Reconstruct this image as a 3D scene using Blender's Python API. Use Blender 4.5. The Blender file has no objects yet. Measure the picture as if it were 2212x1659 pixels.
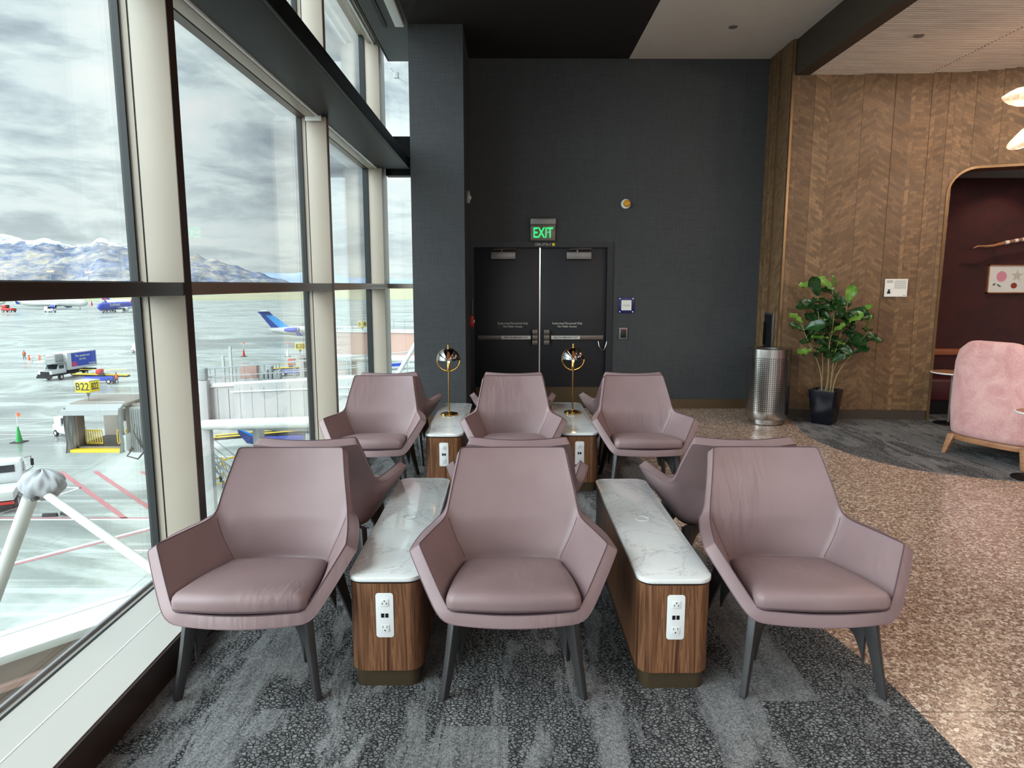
import bpy, bmesh, math, random
from math import sin, cos, pi, radians, sqrt, atan2
from mathutils import Vector, Matrix, Euler
from mathutils.bvhtree import BVHTree
S = bpy.context.scene
COL = S.collection
random.seed(7)

# ---------------------------------------------------------------- camera, sky, lights, exposure
cam = bpy.data.cameras.new('camera'); camo = bpy.data.objects.new('camera', cam); COL.objects.link(camo)
cam.sensor_fit = 'HORIZONTAL'; cam.sensor_width = 36.0; cam.lens = 36.0 * 1480.0 / 2212.0
cam.clip_start = 0.05; cam.clip_end = 60000
camo.location = (0, 0, 1.65)
camo.rotation_euler = (radians(90) - math.atan(215 / 1480), 0, -math.atan(9 / 1480))
S.camera = camo
S.view_settings.view_transform = 'Standard'; S.view_settings.look = 'None'
S.view_settings.gamma = 1.0; S.view_settings.use_curve_mapping = False
S.view_settings.exposure = 0.12

def build_world():
    w = bpy.data.worlds.new('overcast_sky'); S.world = w; w.use_nodes = True
    t = w.node_tree; t.nodes.clear(); N = t.nodes.new; L = t.links.new
    out = N('ShaderNodeOutputWorld'); bg = N('ShaderNodeBackground'); L(bg.outputs[0], out.inputs[0])
    tc = N('ShaderNodeTexCoord'); sep = N('ShaderNodeSeparateXYZ'); L(tc.outputs['Generated'], sep.inputs[0])
    def M(op, a, b=None, c=None):
        m = N('ShaderNodeMath'); m.operation = op
        for i, v in enumerate((a, b, c)):
            if v is None: continue
            if isinstance(v, (int, float)): m.inputs[i].default_value = v
            else: L(v, m.inputs[i])
        return m.outputs[0]
    zz = M('ADD', M('MAXIMUM', sep.outputs[2], 0.0), 0.16)
    px = M('DIVIDE', sep.outputs[0], zz); py = M('DIVIDE', sep.outputs[1], zz)
    cmb = N('ShaderNodeCombineXYZ'); L(px, cmb.inputs[0]); L(py, cmb.inputs[1])
    n1 = N('ShaderNodeTexNoise'); n1.inputs['Scale'].default_value = 1.5; n1.inputs['Detail'].default_value = 10
    n1.inputs['Roughness'].default_value = 0.60; n1.inputs['Distortion'].default_value = 0.35; L(cmb.outputs[0], n1.inputs['Vector'])
    n2 = N('ShaderNodeTexNoise'); n2.inputs['Scale'].default_value = 0.35; n2.inputs['Detail'].default_value = 4; L(cmb.outputs[0], n2.inputs['Vector'])
    mix = M('ADD', M('MULTIPLY', n1.outputs['Fac'], 0.78), M('MULTIPLY', n2.outputs['Fac'], 0.22))
    cr = N('ShaderNodeValToRGB'); L(mix, cr.inputs[0]); e = cr.color_ramp.elements
    e[0].position = 0.38; e[0].color = (0.34, 0.40, 0.46, 1)
    e[1].position = 0.60; e[1].color = (0.98, 1.0, 1.0, 1)
    a = e.new(0.455); a.color = (0.56, 0.65, 0.705, 1)
    a = e.new(0.52); a.color = (0.84, 0.935, 0.95, 1)
    # paler band close to the horizon
    hz = N('ShaderNodeMapRange'); hz.inputs[1].default_value = 0.02; hz.inputs[2].default_value = 0.22
    hz.inputs[3].default_value = 0.55; hz.inputs[4].default_value = 0.0; L(sep.outputs[2], hz.inputs[0])
    hm = N('ShaderNodeMix'); hm.data_type = 'RGBA'; L(hz.outputs[0], hm.inputs[0]); L(cr.outputs[0], hm.inputs[6])
    hm.inputs[7].default_value = (0.84, 0.90, 0.88, 1)
    # brighter part of the overcast where the sun stands behind the clouds (behind the viewer)
    sd = Vector((-0.72, -0.50, 0.42)).normalized()
    vm = N('ShaderNodeVectorMath'); vm.operation = 'DOT_PRODUCT'; L(tc.outputs['Generated'], vm.inputs[0]); vm.inputs[1].default_value = sd
    gl = M('POWER', M('MAXIMUM', vm.outputs['Value'], 0.0), 5.0)
    st = M('ADD', M('MULTIPLY', gl, SUNGLOW), 1.0)
    # the sky overhead is brighter than the clouds near the horizon
    up = N('ShaderNodeMapRange'); up.inputs[1].default_value = 0.5; up.inputs[2].default_value = 0.9
    up.inputs[3].default_value = 1.0; up.inputs[4].default_value = 1.8; L(sep.outputs[2], up.inputs[0])
    L(hm.outputs[2], bg.inputs['Color']); L(M('MULTIPLY', M('MULTIPLY', st, up.outputs[0]), SKY), bg.inputs['Strength'])
SKY, SUNGLOW = 1.05, 10.0
build_world()

def area(name, loc, size, power, color=(1, 0.95, 0.9), rot=(0, 0, 0), sy=None):
    l = bpy.data.lights.new(name, 'AREA'); l.energy = power; l.color = color
    l.shape = 'RECTANGLE' if sy else 'SQUARE'; l.size = size
    if sy: l.size_y = sy
    o = bpy.data.objects.new(name, l); o.location = loc; o.rotation_euler = rot; COL.objects.link(o)
    return o
# daylight openings (sampling guides for the sky light)
for nm, loc, sx, sy, rot in (('window_portal', (-1.95, 2.4, 1.55), 13.6, 2.8, (0, -radians(90), radians(0))),
                             ('window_portal', (-1.95, 2.4, 3.9), 13.6, 1.3, (0, -radians(90), 0))):
    o = area(nm, loc, sy, 1, rot=rot, sy=sx); o.data.cycles.is_portal = True
# unseen fill lights added under the ceiling to brighten the lounge
FILL_P = 6
for x, y in ((2.4, 1.2), (2.4, 4.2), (5.6, 2.0), (5.6, -2.0), (2.0, -2.2)):
    area('ceiling_fill', (x, y, 4.40 if x < 3.3 else 4.0), 1.2, FILL_P, (1, 0.90, 0.80))
def fill_point(loc, power, color, r=0.22):  # point fills added out of view, without fixtures, to brighten the ceilings
    l = bpy.data.lights.new('room_fill_light', 'POINT'); l.energy = power; l.color = color; l.shadow_soft_size = r
    o = bpy.data.objects.new('room_fill_light', l); o.location = loc; COL.objects.link(o)
for p_, w_, c_ in (((6.6, 4.6, 3.3), 80, (1, .86, .76)), ((6.2, 1.6, 3.3), 75, (1, .86, .76)), ((2.7, 0.6, 3.3), 62, (1, .93, .87)), ((2.7, -2.6, 3.3), 55, (1, .93, .87))):
    fill_point(p_, w_, c_)
area('ceiling_fill', (4.9, 6.9, 4.0), 1.5, 26, (1, 0.80, 0.62))  # extra warm fill added near the niche, not a fixture

# ---------------------------------------------------------------- helpers
def tag(o, label=None, cat=None, group=None, kind=None):
    if label: o['label'] = label
    if cat: o['category'] = cat
    if group: o['group'] = group
    if kind: o['kind'] = kind
    return o
def thing(name, label, cat, loc=(0, 0, 0), rz=0.0, group=None):
    o = bpy.data.objects.new(name, None); COL.objects.link(o); o.empty_display_size = 0.1
    o.location = loc; o.rotation_euler = (0, 0, rz)
    return tag(o, label, cat, group)
def copy_tree(o, parent=None):
    c = o.copy(); COL.objects.link(c)
    if parent is not None: c.parent = parent
    for ch in list(o.children): copy_tree(ch, c)
    return c
I4 = Matrix.Identity(4)
class MB:
    def __init__(s): s.v = []; s.f = []; s.m = []; s.mats = []; s.T = I4; s.uv = None
    def mi(s, mat):
        if mat is None: return 0
        if mat not in s.mats: s.mats.append(mat)
        return s.mats.index(mat)
    def add(s, vs, fs, mat=None):
        b = len(s.v); k = s.mi(mat)
        s.v += [tuple(s.T @ Vector(p)) for p in vs]
        s.f += [tuple(b + i for i in f) for f in fs]; s.m += [k] * len(fs)
        return s
    def box(s, x0, x1, y0, y1, z0, z1, mat=None):
        vs = [(x, y, z) for z in (z0, z1) for y in (y0, y1) for x in (x0, x1)]
        return s.add(vs, [(0, 2, 3, 1), (4, 5, 7, 6), (0, 1, 5, 4), (2, 6, 7, 3), (0, 4, 6, 2), (1, 3, 7, 5)], mat)
    def loft(s, rings, mat=None, cap=True, closed=True):
        n = len(rings[0]); vs = [p for r in rings for p in r]; fs = []
        for k in range(len(rings) - 1):
            for i in range(n if closed else n - 1):
                j = (i + 1) % n; fs.append((k * n + i, k * n + j, (k + 1) * n + j, (k + 1) * n + i))
        if cap and closed:
            fs.append(tuple(range(n - 1, -1, -1))); fs.append(tuple((len(rings) - 1) * n + i for i in range(n)))
        return s.add(vs, fs, mat)
    def tube(s, pts, r, n=8, mat=None, closed=False, cap=True):
        P = [Vector(p) for p in pts]; m = len(P); rings = []; prev = None
        rr = r if isinstance(r, (list, tuple)) else [r] * m
        for i in range(m):
            a = P[(i - 1) % m] if (closed or i > 0) else P[0]; b = P[(i + 1) % m] if (closed or i < m - 1) else P[-1]
            d = (b - a).normalized()
            if prev is None:
                u = d.orthogonal().normalized()
            else:
                u = (prev - d * prev.dot(d))
                u = u.normalized() if u.length > 1e-6 else d.orthogonal().normalized()
            prev = u; w = d.cross(u)
            rings.append([P[i] + (u * cos(2 * pi * k / n) + w * sin(2 * pi * k / n)) * rr[i] for k in range(n)])
        if closed: rings.append(rings[0]); return s.loft(rings, mat, cap=False)
        return s.loft(rings, mat, cap=cap)
    def cyl(s, p0, p1, r, r1=None, n=20, mat=None):
        return s.tube([p0, p1], [r, r if r1 is None else r1], n, mat)
    def lathe(s, prof, n=32, mat=None, c=(0, 0, 0), axis='z', cap=True):
        rings = []
        for r, h in prof:
            ring = []
            for k in range(n):
                a = 2 * pi * k / n
                if axis == 'z': ring.append((c[0] + r * cos(a), c[1] + r * sin(a), c[2] + h))
                elif axis == 'x': ring.append((c[0] + h, c[1] + r * cos(a), c[2] + r * sin(a)))
                else: ring.append((c[0] + r * sin(a), c[1] + h, c[2] + r * cos(a)))
            rings.append(ring)
        return s.loft(rings, mat, cap)
    def prism(s, poly, z0, z1, mat=None):
        return s.loft([[(x, y, z0) for x, y in poly], [(x, y, z1) for x, y in poly]], mat)
    def bm(s):
        b = bmesh.new(); vv = [b.verts.new(p) for p in s.v]
        for f, k in zip(s.f, s.m):
            try:
                fc = b.faces.new([vv[i] for i in f]); fc.material_index = k
            except ValueError: pass
        return b
    def build(s, name, mat=None, parent=None, bevel=0.0, seg=2, smooth=False, ang=35, merge=0.0, label=None, kind=None):
        b = s.bm()
        if merge: bmesh.ops.remove_doubles(b, verts=b.verts, dist=merge)
        bmesh.ops.recalc_face_normals(b, faces=b.faces)
        if bevel:
            ed = [e for e in b.edges if len(e.link_faces) == 2 and e.calc_face_angle(0) > radians(30)]
            bmesh.ops.bevel(b, geom=ed, offset=bevel, segments=seg, affect='EDGES', profile=0.5, clamp_overlap=True)
        return mesh_obj(name, b, s.mats or ([mat] if mat else []), parent, smooth or bool(bevel), ang, label, kind)
def mesh_obj(name, b, mats, parent=None, smooth=False, ang=35, label=None, kind=None):
    me = bpy.data.meshes.new(name); b.to_mesh(me); b.free()
    for m in mats: me.materials.append(m)
    if smooth:
        me.polygons.foreach_set('use_smooth', [True] * len(me.polygons))
        if ang < 180: me.set_sharp_from_angle(angle=radians(ang))
    o = bpy.data.objects.new(name, me); COL.objects.link(o)
    if parent is not None: o.parent = parent
    if label: o['label'] = label
    if kind: o['kind'] = kind
    return o
def bake(o):
    """replace the mesh by its modified result"""
    dg = bpy.context.evaluated_depsgraph_get(); dg.update()
    me = bpy.data.meshes.new_from_object(o.evaluated_get(dg)); o.modifiers.clear(); o.data = me; return o
def box_obj(name, b, mat, parent=None, bevel=0.0, label=None, kind=None):
    return MB().box(*b).build(name, mat, parent, bevel=bevel, label=label, kind=kind)
def text_obj(name, body, size, loc, mat, parent=None, right=(1, 0, 0), up=(0, 0, 1), extrude=0.0, align='CENTER', sx=1.0, bold=0.0, space=1.0, line=1.0):
    c = bpy.data.curves.new(name, 'FONT'); c.body = body; c.size = size; c.extrude = extrude; c.align_x = align; c.align_y = 'CENTER'
    c.offset = bold; c.space_character = space; c.space_line = line; c.resolution_u = 3
    t = bpy.data.objects.new(name, c); COL.objects.link(t)
    dg = bpy.context.evaluated_depsgraph_get(); dg.update()
    me = bpy.data.meshes.new_from_object(t.evaluated_get(dg)); bpy.data.objects.remove(t); bpy.data.curves.remove(c)
    r = Vector(right).normalized(); u = Vector(up).normalized(); n = r.cross(u)
    M = Matrix((( r.x * sx, u.x, n.x, loc[0]), (r.y * sx, u.y, n.y, loc[1]), (r.z * sx, u.z, n.z, loc[2]), (0, 0, 0, 1)))
    me.transform(M); me.materials.clear(); me.materials.append(mat)
    o = bpy.data.objects.new(name, me); COL.objects.link(o)
    if parent is not None: o.parent = parent
    return o
def rrect(x0, x1, y0, y1, r, n=6):
    p = []
    for cx, cy, a0 in ((x1 - r, y1 - r, 0), (x0 + r, y1 - r, 90), (x0 + r, y0 + r, 180), (x1 - r, y0 + r, 270)):
        for k in range(n + 1):
            a = radians(a0 + 90 * k / n); p.append((cx + r * cos(a), cy + r * sin(a)))
    return p

# ---------------------------------------------------------------- materials
def srgb(r, g, b):
    f = lambda c: (c / 255) / 12.92 if c / 255 <= 0.04045 else ((c / 255 + 0.055) / 1.055) ** 2.4
    return (f(r), f(g), f(b), 1)
class NT:
    def __init__(s, name):
        s.m = bpy.data.materials.new(name); s.m.use_nodes = True; s.t = s.m.node_tree
        s.b = s.t.nodes['Principled BSDF']; s.out = s.t.nodes['Material Output']
    def n(s, typ, props=None, **ins):
        nd = s.t.nodes.new(typ)
        for k, v in (props or {}).items(): setattr(nd, k, v)
        for k, v in ins.items():
            key = int(k[1:]) if k[0] == 'i' and k[1:].isdigit() else k.replace('_', ' ')
            if hasattr(v, 'is_linked') or isinstance(v, bpy.types.NodeSocket): s.t.links.new(v, nd.inputs[key])
            else: nd.inputs[key].default_value = v
        return nd
    def math(s, op, a, b=0.0, clamp=False): return s.n('ShaderNodeMath', {'operation': op, 'use_clamp': clamp}, i0=a, i1=b).outputs[0]
    def co(s, kind='Object', scale=(1, 1, 1), rot=(0, 0, 0), loc=(0, 0, 0)):
        c = s.n('ShaderNodeTexCoord'); return s.n('ShaderNodeMapping', None, Vector=c.outputs[kind], Scale=scale, Rotation=rot, Location=loc).outputs[0]
    def noise(s, vec, scale, detail=4, rough=0.5, dist=0.0):
        return s.n('ShaderNodeTexNoise', None, Vector=vec, Scale=scale, Detail=detail, Roughness=rough, Distortion=dist).outputs['Fac']
    def ramp(s, fac, stops):
        r = s.n('ShaderNodeValToRGB', None, Fac=fac); e = r.color_ramp.elements
        while len(e) > len(stops): e.remove(e[-1])
        while len(e) < len(stops): e.new(1.0)
        for el, (p, c) in zip(e, stops): el.position = p; el.color = c if len(c) == 4 else (*c, 1)
        return r.outputs[0]
    def mix(s, f, a, b, blend='MIX'): return s.n('ShaderNodeMix', {'data_type': 'RGBA', 'blend_type': blend}, i0=f, i6=a, i7=b).outputs[2]
    def set(s, **k):
        for key, v in k.items():
            key = key.replace('_', ' ')
            if isinstance(v, bpy.types.NodeSocket): s.t.links.new(v, s.b.inputs[key])
            else: s.b.inputs[key].default_value = v
        return s
    def bump(s, h, strength=0.3, dist=0.01):
        b = s.n('ShaderNodeBump', None, Height=h, Strength=strength, Distance=dist); s.t.links.new(b.outputs[0], s.b.inputs['Normal']); return s
G1 = lambda v: (v, v, v, 1)
def plain(name, rgb, rough=0.5, metal=0.0, var=0.06, scale=6.0, coat=0.0, spec=0.5):
    t = NT(name); c = srgb(*rgb)
    f = t.noise(t.co(), scale, 3)
    lo = tuple(x * (1 - var) for x in c[:3]) + (1,); hi = tuple(min(1, x * (1 + var)) for x in c[:3]) + (1,)
    t.set(Base_Color=t.ramp(f, [(0.3, lo), (0.7, hi)]), Roughness=rough, Metallic=metal, Coat_Weight=coat)
    t.b.inputs['Specular IOR Level'].default_value = spec
    return t.m
def glow(name, rgb, strength):
    t = NT(name); f = t.noise(t.co(), 4.0, 1); c = srgb(*rgb)
    t.set(Base_Color=(0, 0, 0, 1), Roughness=0.5, Emission_Color=c, Emission_Strength=t.math('ADD', t.math('MULTIPLY', f, 0.1), strength)); return t.m
M = {}
def mats():
    # leather
    t = NT('mauve_leather'); co = t.co(); oi = t.n('ShaderNodeObjectInfo')
    off = t.n('ShaderNodeVectorMath', {'operation': 'ADD'}, i0=co, i1=t.n('ShaderNodeCombineXYZ', None, X=t.math('MULTIPLY', oi.outputs['Random'], 37.0)).outputs[0]).outputs[0]
    big = t.noise(off, 3.0, 3); st = t.n('ShaderNodeMapping', None, Vector=off, Scale=(9, 3, 1.6), Rotation=(0, 0.25, 0)).outputs[0]
    wr = t.noise(st, 2.2, 2, 0.4, 0.6); fine = t.noise(co, 420, 2)
    wm = t.ramp(t.noise(off, 2.1, 1), [(0.5, G1(0)), (0.68, G1(1))])
    h = t.math('ADD', t.math('MULTIPLY', t.math('MULTIPLY', wr, wm), 1.0), t.math('MULTIPLY', fine, 0.02))
    t.set(Base_Color=t.ramp(big, [(0.3, srgb(136, 112, 114)), (0.7, srgb(148, 123, 124))]), Roughness=0.42)
    t.b.inputs['Specular IOR Level'].default_value = 0.45
    t.bump(h, 0.35, 0.03); M['leather'] = t.m
    M['piping'] = plain('piping_leather', (84, 62, 70), 0.5)
    M['stitch'] = plain('stitched_edge', (122, 98, 104), 0.5)
    M['legblack'] = plain('charcoal_leg', (54, 52, 53), 0.42)
    # walnut
    t = NT('walnut_veneer'); co = t.co(scale=(14, 14, 0.55))
    g = t.noise(co, 1.6, 6, 0.6, 1.6); g2 = t.noise(t.co(scale=(60, 60, 1.2)), 2.0, 3)
    f = t.math('ADD', t.math('MULTIPLY', g, 0.75), t.math('MULTIPLY', g2, 0.25))
    t.set(Base_Color=t.ramp(f, [(0.34, srgb(64, 38, 26)), (0.43, srgb(108, 70, 46)), (0.49, srgb(142, 98, 68)), (0.54, srgb(92, 58, 38)), (0.60, srgb(134, 92, 62)), (0.7, srgb(158, 114, 80))]), Roughness=0.38)
    t.bump(g2, 0.05, 0.002); M['walnut'] = t.m
    t = NT('dark_side_veneer'); co = t.co(scale=(14, 14, 0.5))
    M['bronze'] = plain('bronze_kickplate', (88, 74, 56), 0.42, 0.55)
    M['bronze_base'] = plain('bronze_baseboard', (92, 72, 50), 0.45, 0.3)
    M['gapblack'] = plain('black_shadow_gap', (14, 14, 15), 0.6)
    # marble
    t = NT('white_marble'); co = t.co()
    w = t.noise(co, 2.6, 8, 0.62, 1.4); v1 = t.math('ABSOLUTE', t.math('SUBTRACT', w, 0.5))
    w2 = t.noise(co, 9.0, 6, 0.6, 1.5); v2 = t.math('ABSOLUTE', t.math('SUBTRACT', w2, 0.52))
    a = t.ramp(v1, [(0.0, G1(0.0)), (0.004, G1(0.8)), (0.018, G1(1))]); b = t.ramp(v2, [(0.0, G1(0.55)), (0.01, G1(1))])
    c = t.mix(1.0, t.mix(a, srgb(184, 182, 180), srgb(240, 240, 239)), t.mix(b, srgb(232, 231, 229), G1(1)), 'MULTIPLY')
    t.set(Base_Color=c, Roughness=0.09, Coat_Weight=0.3); M['marble'] = t.m
    M['white'] = plain('white_plastic', (238, 238, 238), 0.3, var=0.02)
    M['whitemat'] = plain('white_matte_face', (224, 224, 222), 0.45, var=0.02)
    M['black'] = plain('black_plastic', (16, 16, 18), 0.35)
    M['blackmetal'] = plain('black_satin_metal', (9, 9, 11), 0.5, 0.0, spec=0.12)
    # carpet
    t = NT('grey_tile_carpet'); co = t.co()
    sx = t.n('ShaderNodeSeparateXYZ', None, Vector=co)
    # 25 cm x 1 m planks
    px = t.math('DIVIDE', sx.outputs[0], 0.25); ix = t.math('FLOOR', px)
    py = t.math('ADD', sx.outputs[1], t.math('MULTIPLY', ix, 0.37)); iy = t.math('FLOOR', py)
    cell = t.n('ShaderNodeTexWhiteNoise', {'noise_dimensions': '2D'}, Vector=t.n('ShaderNodeCombineXYZ', None, X=ix, Y=iy).outputs[0])
    off = t.n('ShaderNodeVectorMath', {'operation': 'ADD'}, i0=co, i1=t.n('ShaderNodeVectorMath', {'operation': 'SCALE'}, i0=cell.outputs['Color'], Scale=30.0).outputs[0]).outputs[0]
    warp = t.n('ShaderNodeTexNoise', None, Vector=off, Scale=30.0, Detail=2.0)
    wv = t.n('ShaderNodeVectorMath', {'operation': 'MULTIPLY_ADD'}, i0=warp.outputs['Color'], i1=(0.022, 0.022, 0), i2=off).outputs[0]
    sq = t.n('ShaderNodeMapping', None, Vector=wv, Scale=(56, 74, 56)).outputs[0]
    vo = t.n('ShaderNodeTexVoronoi', {'feature': 'DISTANCE_TO_EDGE'}, Vector=sq, Scale=1.0)
    crack = t.ramp(vo.outputs['Distance'], [(0.03, G1(0.0)), (0.20, G1(1))])
    pm = t.noise(t.n('ShaderNodeMapping', None, Vector=off, Scale=(3.4, 1.0, 1)).outputs[0], 2.0, 5, 0.62, 0.4)
    pat = t.math('ADD', pm, t.math('MULTIPLY', t.math('SUBTRACT', cell.outputs['Value'], 0.45), 0.30))
    cm = t.ramp(pat, [(0.46, G1(0)), (0.54, G1(.9))])           # where the cracked pattern shows
    crk = t.mix(cm, G1(1), crack)
    fz = t.noise(co, 240, 2, 0.8); fz2 = t.noise(co, 110, 2, 0.7)
    stv = t.n('ShaderNodeMapping', None, Vector=off, Scale=(22, 1.6, 1)).outputs[0]
    streak = t.noise(stv, 1.0, 5, 0.65, 0.5)
    lo = t.mix(cell.outputs['Value'], srgb(84, 83, 85), srgb(166, 165, 165))
    base = t.mix(t.ramp(streak, [(0.38, G1(0)), (0.58, G1(1))]), t.mix(0.75, lo, srgb(54, 54, 58)), t.mix(0.35, lo, srgb(140, 140, 140)))
    base = t.mix(t.ramp(t.math('ADD', t.math('MULTIPLY', fz, 0.6), t.math('MULTIPLY', fz2, 0.4)), [(0.40, G1(0)), (0.60, G1(1))]), t.mix(0.65, base, srgb(28, 28, 32)), t.mix(0.4, base, srgb(200, 200, 200)))
    colr = t.mix(crk, srgb(16, 16, 20), base)
    t.set(Base_Color=colr, Roughness=0.95); t.b.inputs['Specular IOR Level'].default_value = 0.1
    t.bump(t.math('ADD', t.math('MULTIPLY', crk, 1.0), t.math('MULTIPLY', fz, 0.5)), 0.7, 0.006); M['carpet'] = t.m
    # terrazzo
    t = NT('terrazzo'); co = t.co()
    warp = t.n('ShaderNodeTexNoise', None, Vector=co, Scale=60.0, Detail=1.0)
    wv = t.n('ShaderNodeVectorMath', {'operation': 'MULTIPLY_ADD'}, i0=warp.outputs['Color'], i1=(0.012, 0.012, 0), i2=co).outputs[0]
    def chips(scale, th, w):
        v = t.n('ShaderNodeTexVoronoi', {'feature': 'F1'}, Vector=wv, Scale=scale)
        e = t.n('ShaderNodeTexVoronoi', {'feature': 'DISTANCE_TO_EDGE'}, Vector=wv, Scale=scale)
        sc = t.n('ShaderNodeSeparateColor', None, Color=v.outputs['Color'])
        on = t.math('GREATER_THAN', sc.outputs[0], th); inn = t.math('GREATER_THAN', e.outputs['Distance'], w)
        return t.math('MULTIPLY', on, inn), sc.outputs[1]
    a, ca = chips(62, 0.50, 0.06); b, cb = chips(125, 0.35, 0.08)
    mt = t.mix(t.noise(co, 40, 1), srgb(104, 78, 66), srgb(150, 118, 102))
    chipc = lambda f: t.ramp(f, [(0.0, srgb(176, 142, 124)), (0.4, srgb(216, 188, 168)), (0.75, srgb(240, 222, 204)), (1.0, srgb(196, 166, 148))])
    c = t.mix(b, mt, t.mix(0.3, chipc(cb), mt)); c = t.mix(a, c, chipc(ca))
    sx = t.n('ShaderNodeSeparateXYZ', None, Vector=co)
    jx = t.math('LESS_THAN', t.math('ABSOLUTE', t.math('SUBTRACT', t.math('MODULO', t.math('ADD', sx.outputs[1], 20.35), 2.4), 1.2)), 0.003)
    c = t.mix(jx, c, srgb(96, 78, 62))
    t.set(Base_Color=c, Roughness=0.19); M['terrazzo'] = t.m
    # dark wallcovering
    t = NT('charcoal_wallcovering'); co = t.co()
    wx = t.noise(t.co(scale=(260, 260, 6)), 1.0, 2); wz = t.noise(t.co(scale=(6, 6, 300)), 1.0, 2); lg = t.noise(co, 0.8, 3)
    f = t.math('ADD', t.math('MULTIPLY', wx, 0.4), t.math('ADD', t.math('MULTIPLY', wz, 0.4), t.math('MULTIPLY', lg, 0.2)))
    t.set(Base_Color=t.ramp(f, [(0.38, srgb(47, 49, 52)), (0.62, srgb(64, 66, 69))]), Roughness=0.7); t.bump(f, 0.1, 0.002); M['darkwall'] = t.m
    M['doorpaint'] = plain('navy_black_door_paint', (20, 22, 31), 0.45)
    M['ceilblack'] = plain('black_ceiling_paint', (24, 17, 15), 0.8)
    M['ceilgrey'] = plain('dark_grey_soffit', (66, 68, 68), 0.6)
    M['ceilwhite'] = plain('white_ceiling_paint', (226, 220, 214), 0.8, var=0.02)
    M['brownbeam'] = plain('dark_brown_bulkhead', (66, 55, 46), 0.7)
    t = NT('beige_ribbed_ceiling'); f = t.noise(t.co(scale=(1, 12, 1)), 2.0, 3)
    t.set(Base_Color=t.ramp(f, [(0.3, srgb(206, 192, 180)), (0.7, srgb(228, 214, 202))]), Roughness=0.7); M['slat'] = t.m
    M['beige'] = plain('beige_mullion_paint', (178, 166, 152), 0.42, var=0.03, scale=2)
    M['taupe'] = plain('taupe_mullion_edge', (112, 94, 84), 0.38, var=0.04)  # also paints the weaker light on the far mullions' inner faces
    M['brownmetal_shade'] = plain('bronze_and_shaded_face', (62, 46, 40), 0.32, 0.35, var=0.04)
    M['gasket'] = plain('black_gasket', (22, 28, 30), 0.5)
    M['sill'] = plain('pale_sill_panel', (188, 184, 178), 0.35, var=0.02, scale=2)
    M['stopgrey'] = plain('grey_glazing_stop', (150, 150, 152), 0.35)
    # wooden mosaic wall
    t = NT('wood_mosaic'); uv = t.n('ShaderNodeUVMap', {'uv_map': 'UVMap'}).outputs[0]
    br = t.n('ShaderNodeTexBrick', {'offset': 0.5, 'offset_frequency': 2, 'squash': 1.0}, Vector=uv, Color1=srgb(74, 52, 36), Color2=srgb(140, 106, 75), Mortar=srgb(72, 50, 32), Scale=1.0)
    br.inputs['Mortar Size'].default_value = 0.0016; br.inputs['Brick Width'].default_value = 0.085; br.inputs['Row Height'].default_value = 0.042; br.inputs['Bias'].default_value = 0.0
    gr = t.noise(t.n('ShaderNodeMapping', None, Vector=uv, Scale=(20, 90, 1)).outputs[0], 2.0, 4); lg = t.noise(uv, 1.3, 3)
    at = t.n('ShaderNodeAttribute', {'attribute_name': 'strip_tone'})
    c = t.mix(t.math('MULTIPLY', gr, 0.4), br.outputs['Color'], srgb(178, 142, 100))
    c = t.mix(t.math('MULTIPLY', at.outputs['Fac'], 0.75), c, srgb(84, 58, 36))
    c = t.mix(t.ramp(lg, [(0.35, G1(0)), (0.7, G1(0.25))]), c, srgb(84, 62, 42))
    t.set(Base_Color=c, Roughness=0.5); t.bump(br.outputs['Fac'], -0.25, 0.003); M['woodwall'] = t.m
    M['goldtrim'] = plain('bronze_edge_trim', (150, 118, 84), 0.3, 0.7)
    # velvet / niche
    t = NT('red_velvet'); f = t.noise(t.co(), 3.0, 5, 0.6, 1.0)
    t.set(Base_Color=t.ramp(f, [(0.3, srgb(46, 13, 14)), (0.7, srgb(72, 22, 22))]), Roughness=0.9, Sheen_Weight=0.4); M['velvet'] = t.m
    M['maroon'] = plain('maroon_leather', (74, 26, 32), 0.35)
    M['tan'] = plain('tan_leather', (156, 86, 54), 0.45)
    t = NT('pink_chenille'); co = t.co(); w = t.n('ShaderNodeTexWave', {'wave_type': 'BANDS', 'bands_direction': 'Y'}, Vector=co, Scale=75.0, Distortion=0.8).outputs['Fac']
    fz = t.noise(t.co(scale=(1, 1, 0.5)), 150, 3, 0.7); lg = t.noise(co, 5.0, 5, 0.65, 0.8)
    f = t.math('ADD', t.math('MULTIPLY', w, 0.22), t.math('ADD', t.math('MULTIPLY', fz, 0.35), t.math('MULTIPLY', lg, 0.45)))
    t.set(Base_Color=t.ramp(f, [(0.36, srgb(190, 128, 128)), (0.52, srgb(218, 160, 158)), (0.68, srgb(240, 198, 192))]), Roughness=0.9, Sheen_Weight=0.3)
    t.bump(f, 0.4, 0.006); M['pink'] = t.m
    t = NT('honey_wood'); f = t.noise(t.co(scale=(4, 4, 30)), 2.0, 4)
    t.set(Base_Color=t.ramp(f, [(0.3, srgb(152, 102, 70)), (0.7, srgb(182, 130, 94))]), Roughness=0.4); M['honey'] = t.m
    # metals
    M['brass'] = plain('polished_brass', (200, 158, 84), 0.16, 1.0, var=0.05)
    M['steel'] = plain('brushed_steel', (176, 172, 168), 0.24, 1.0, var=0.05)
    M['nickel'] = plain('satin_hardware', (120, 112, 106), 0.38, 0.7)
    M['closer'] = plain('silver_closer_cover', (134, 130, 128), 0.4, 0.5)
    # perforated steel
    t = NT('perforated_steel'); uv = t.n('ShaderNodeUVMap', {'uv_map': 'UVMap'}).outputs[0]
    sp = t.n('ShaderNodeSeparateXYZ', None, Vector=uv)
    def hole(s_): return t.math('GREATER_THAN', t.math('FRACT', s_), 0.52)
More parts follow.
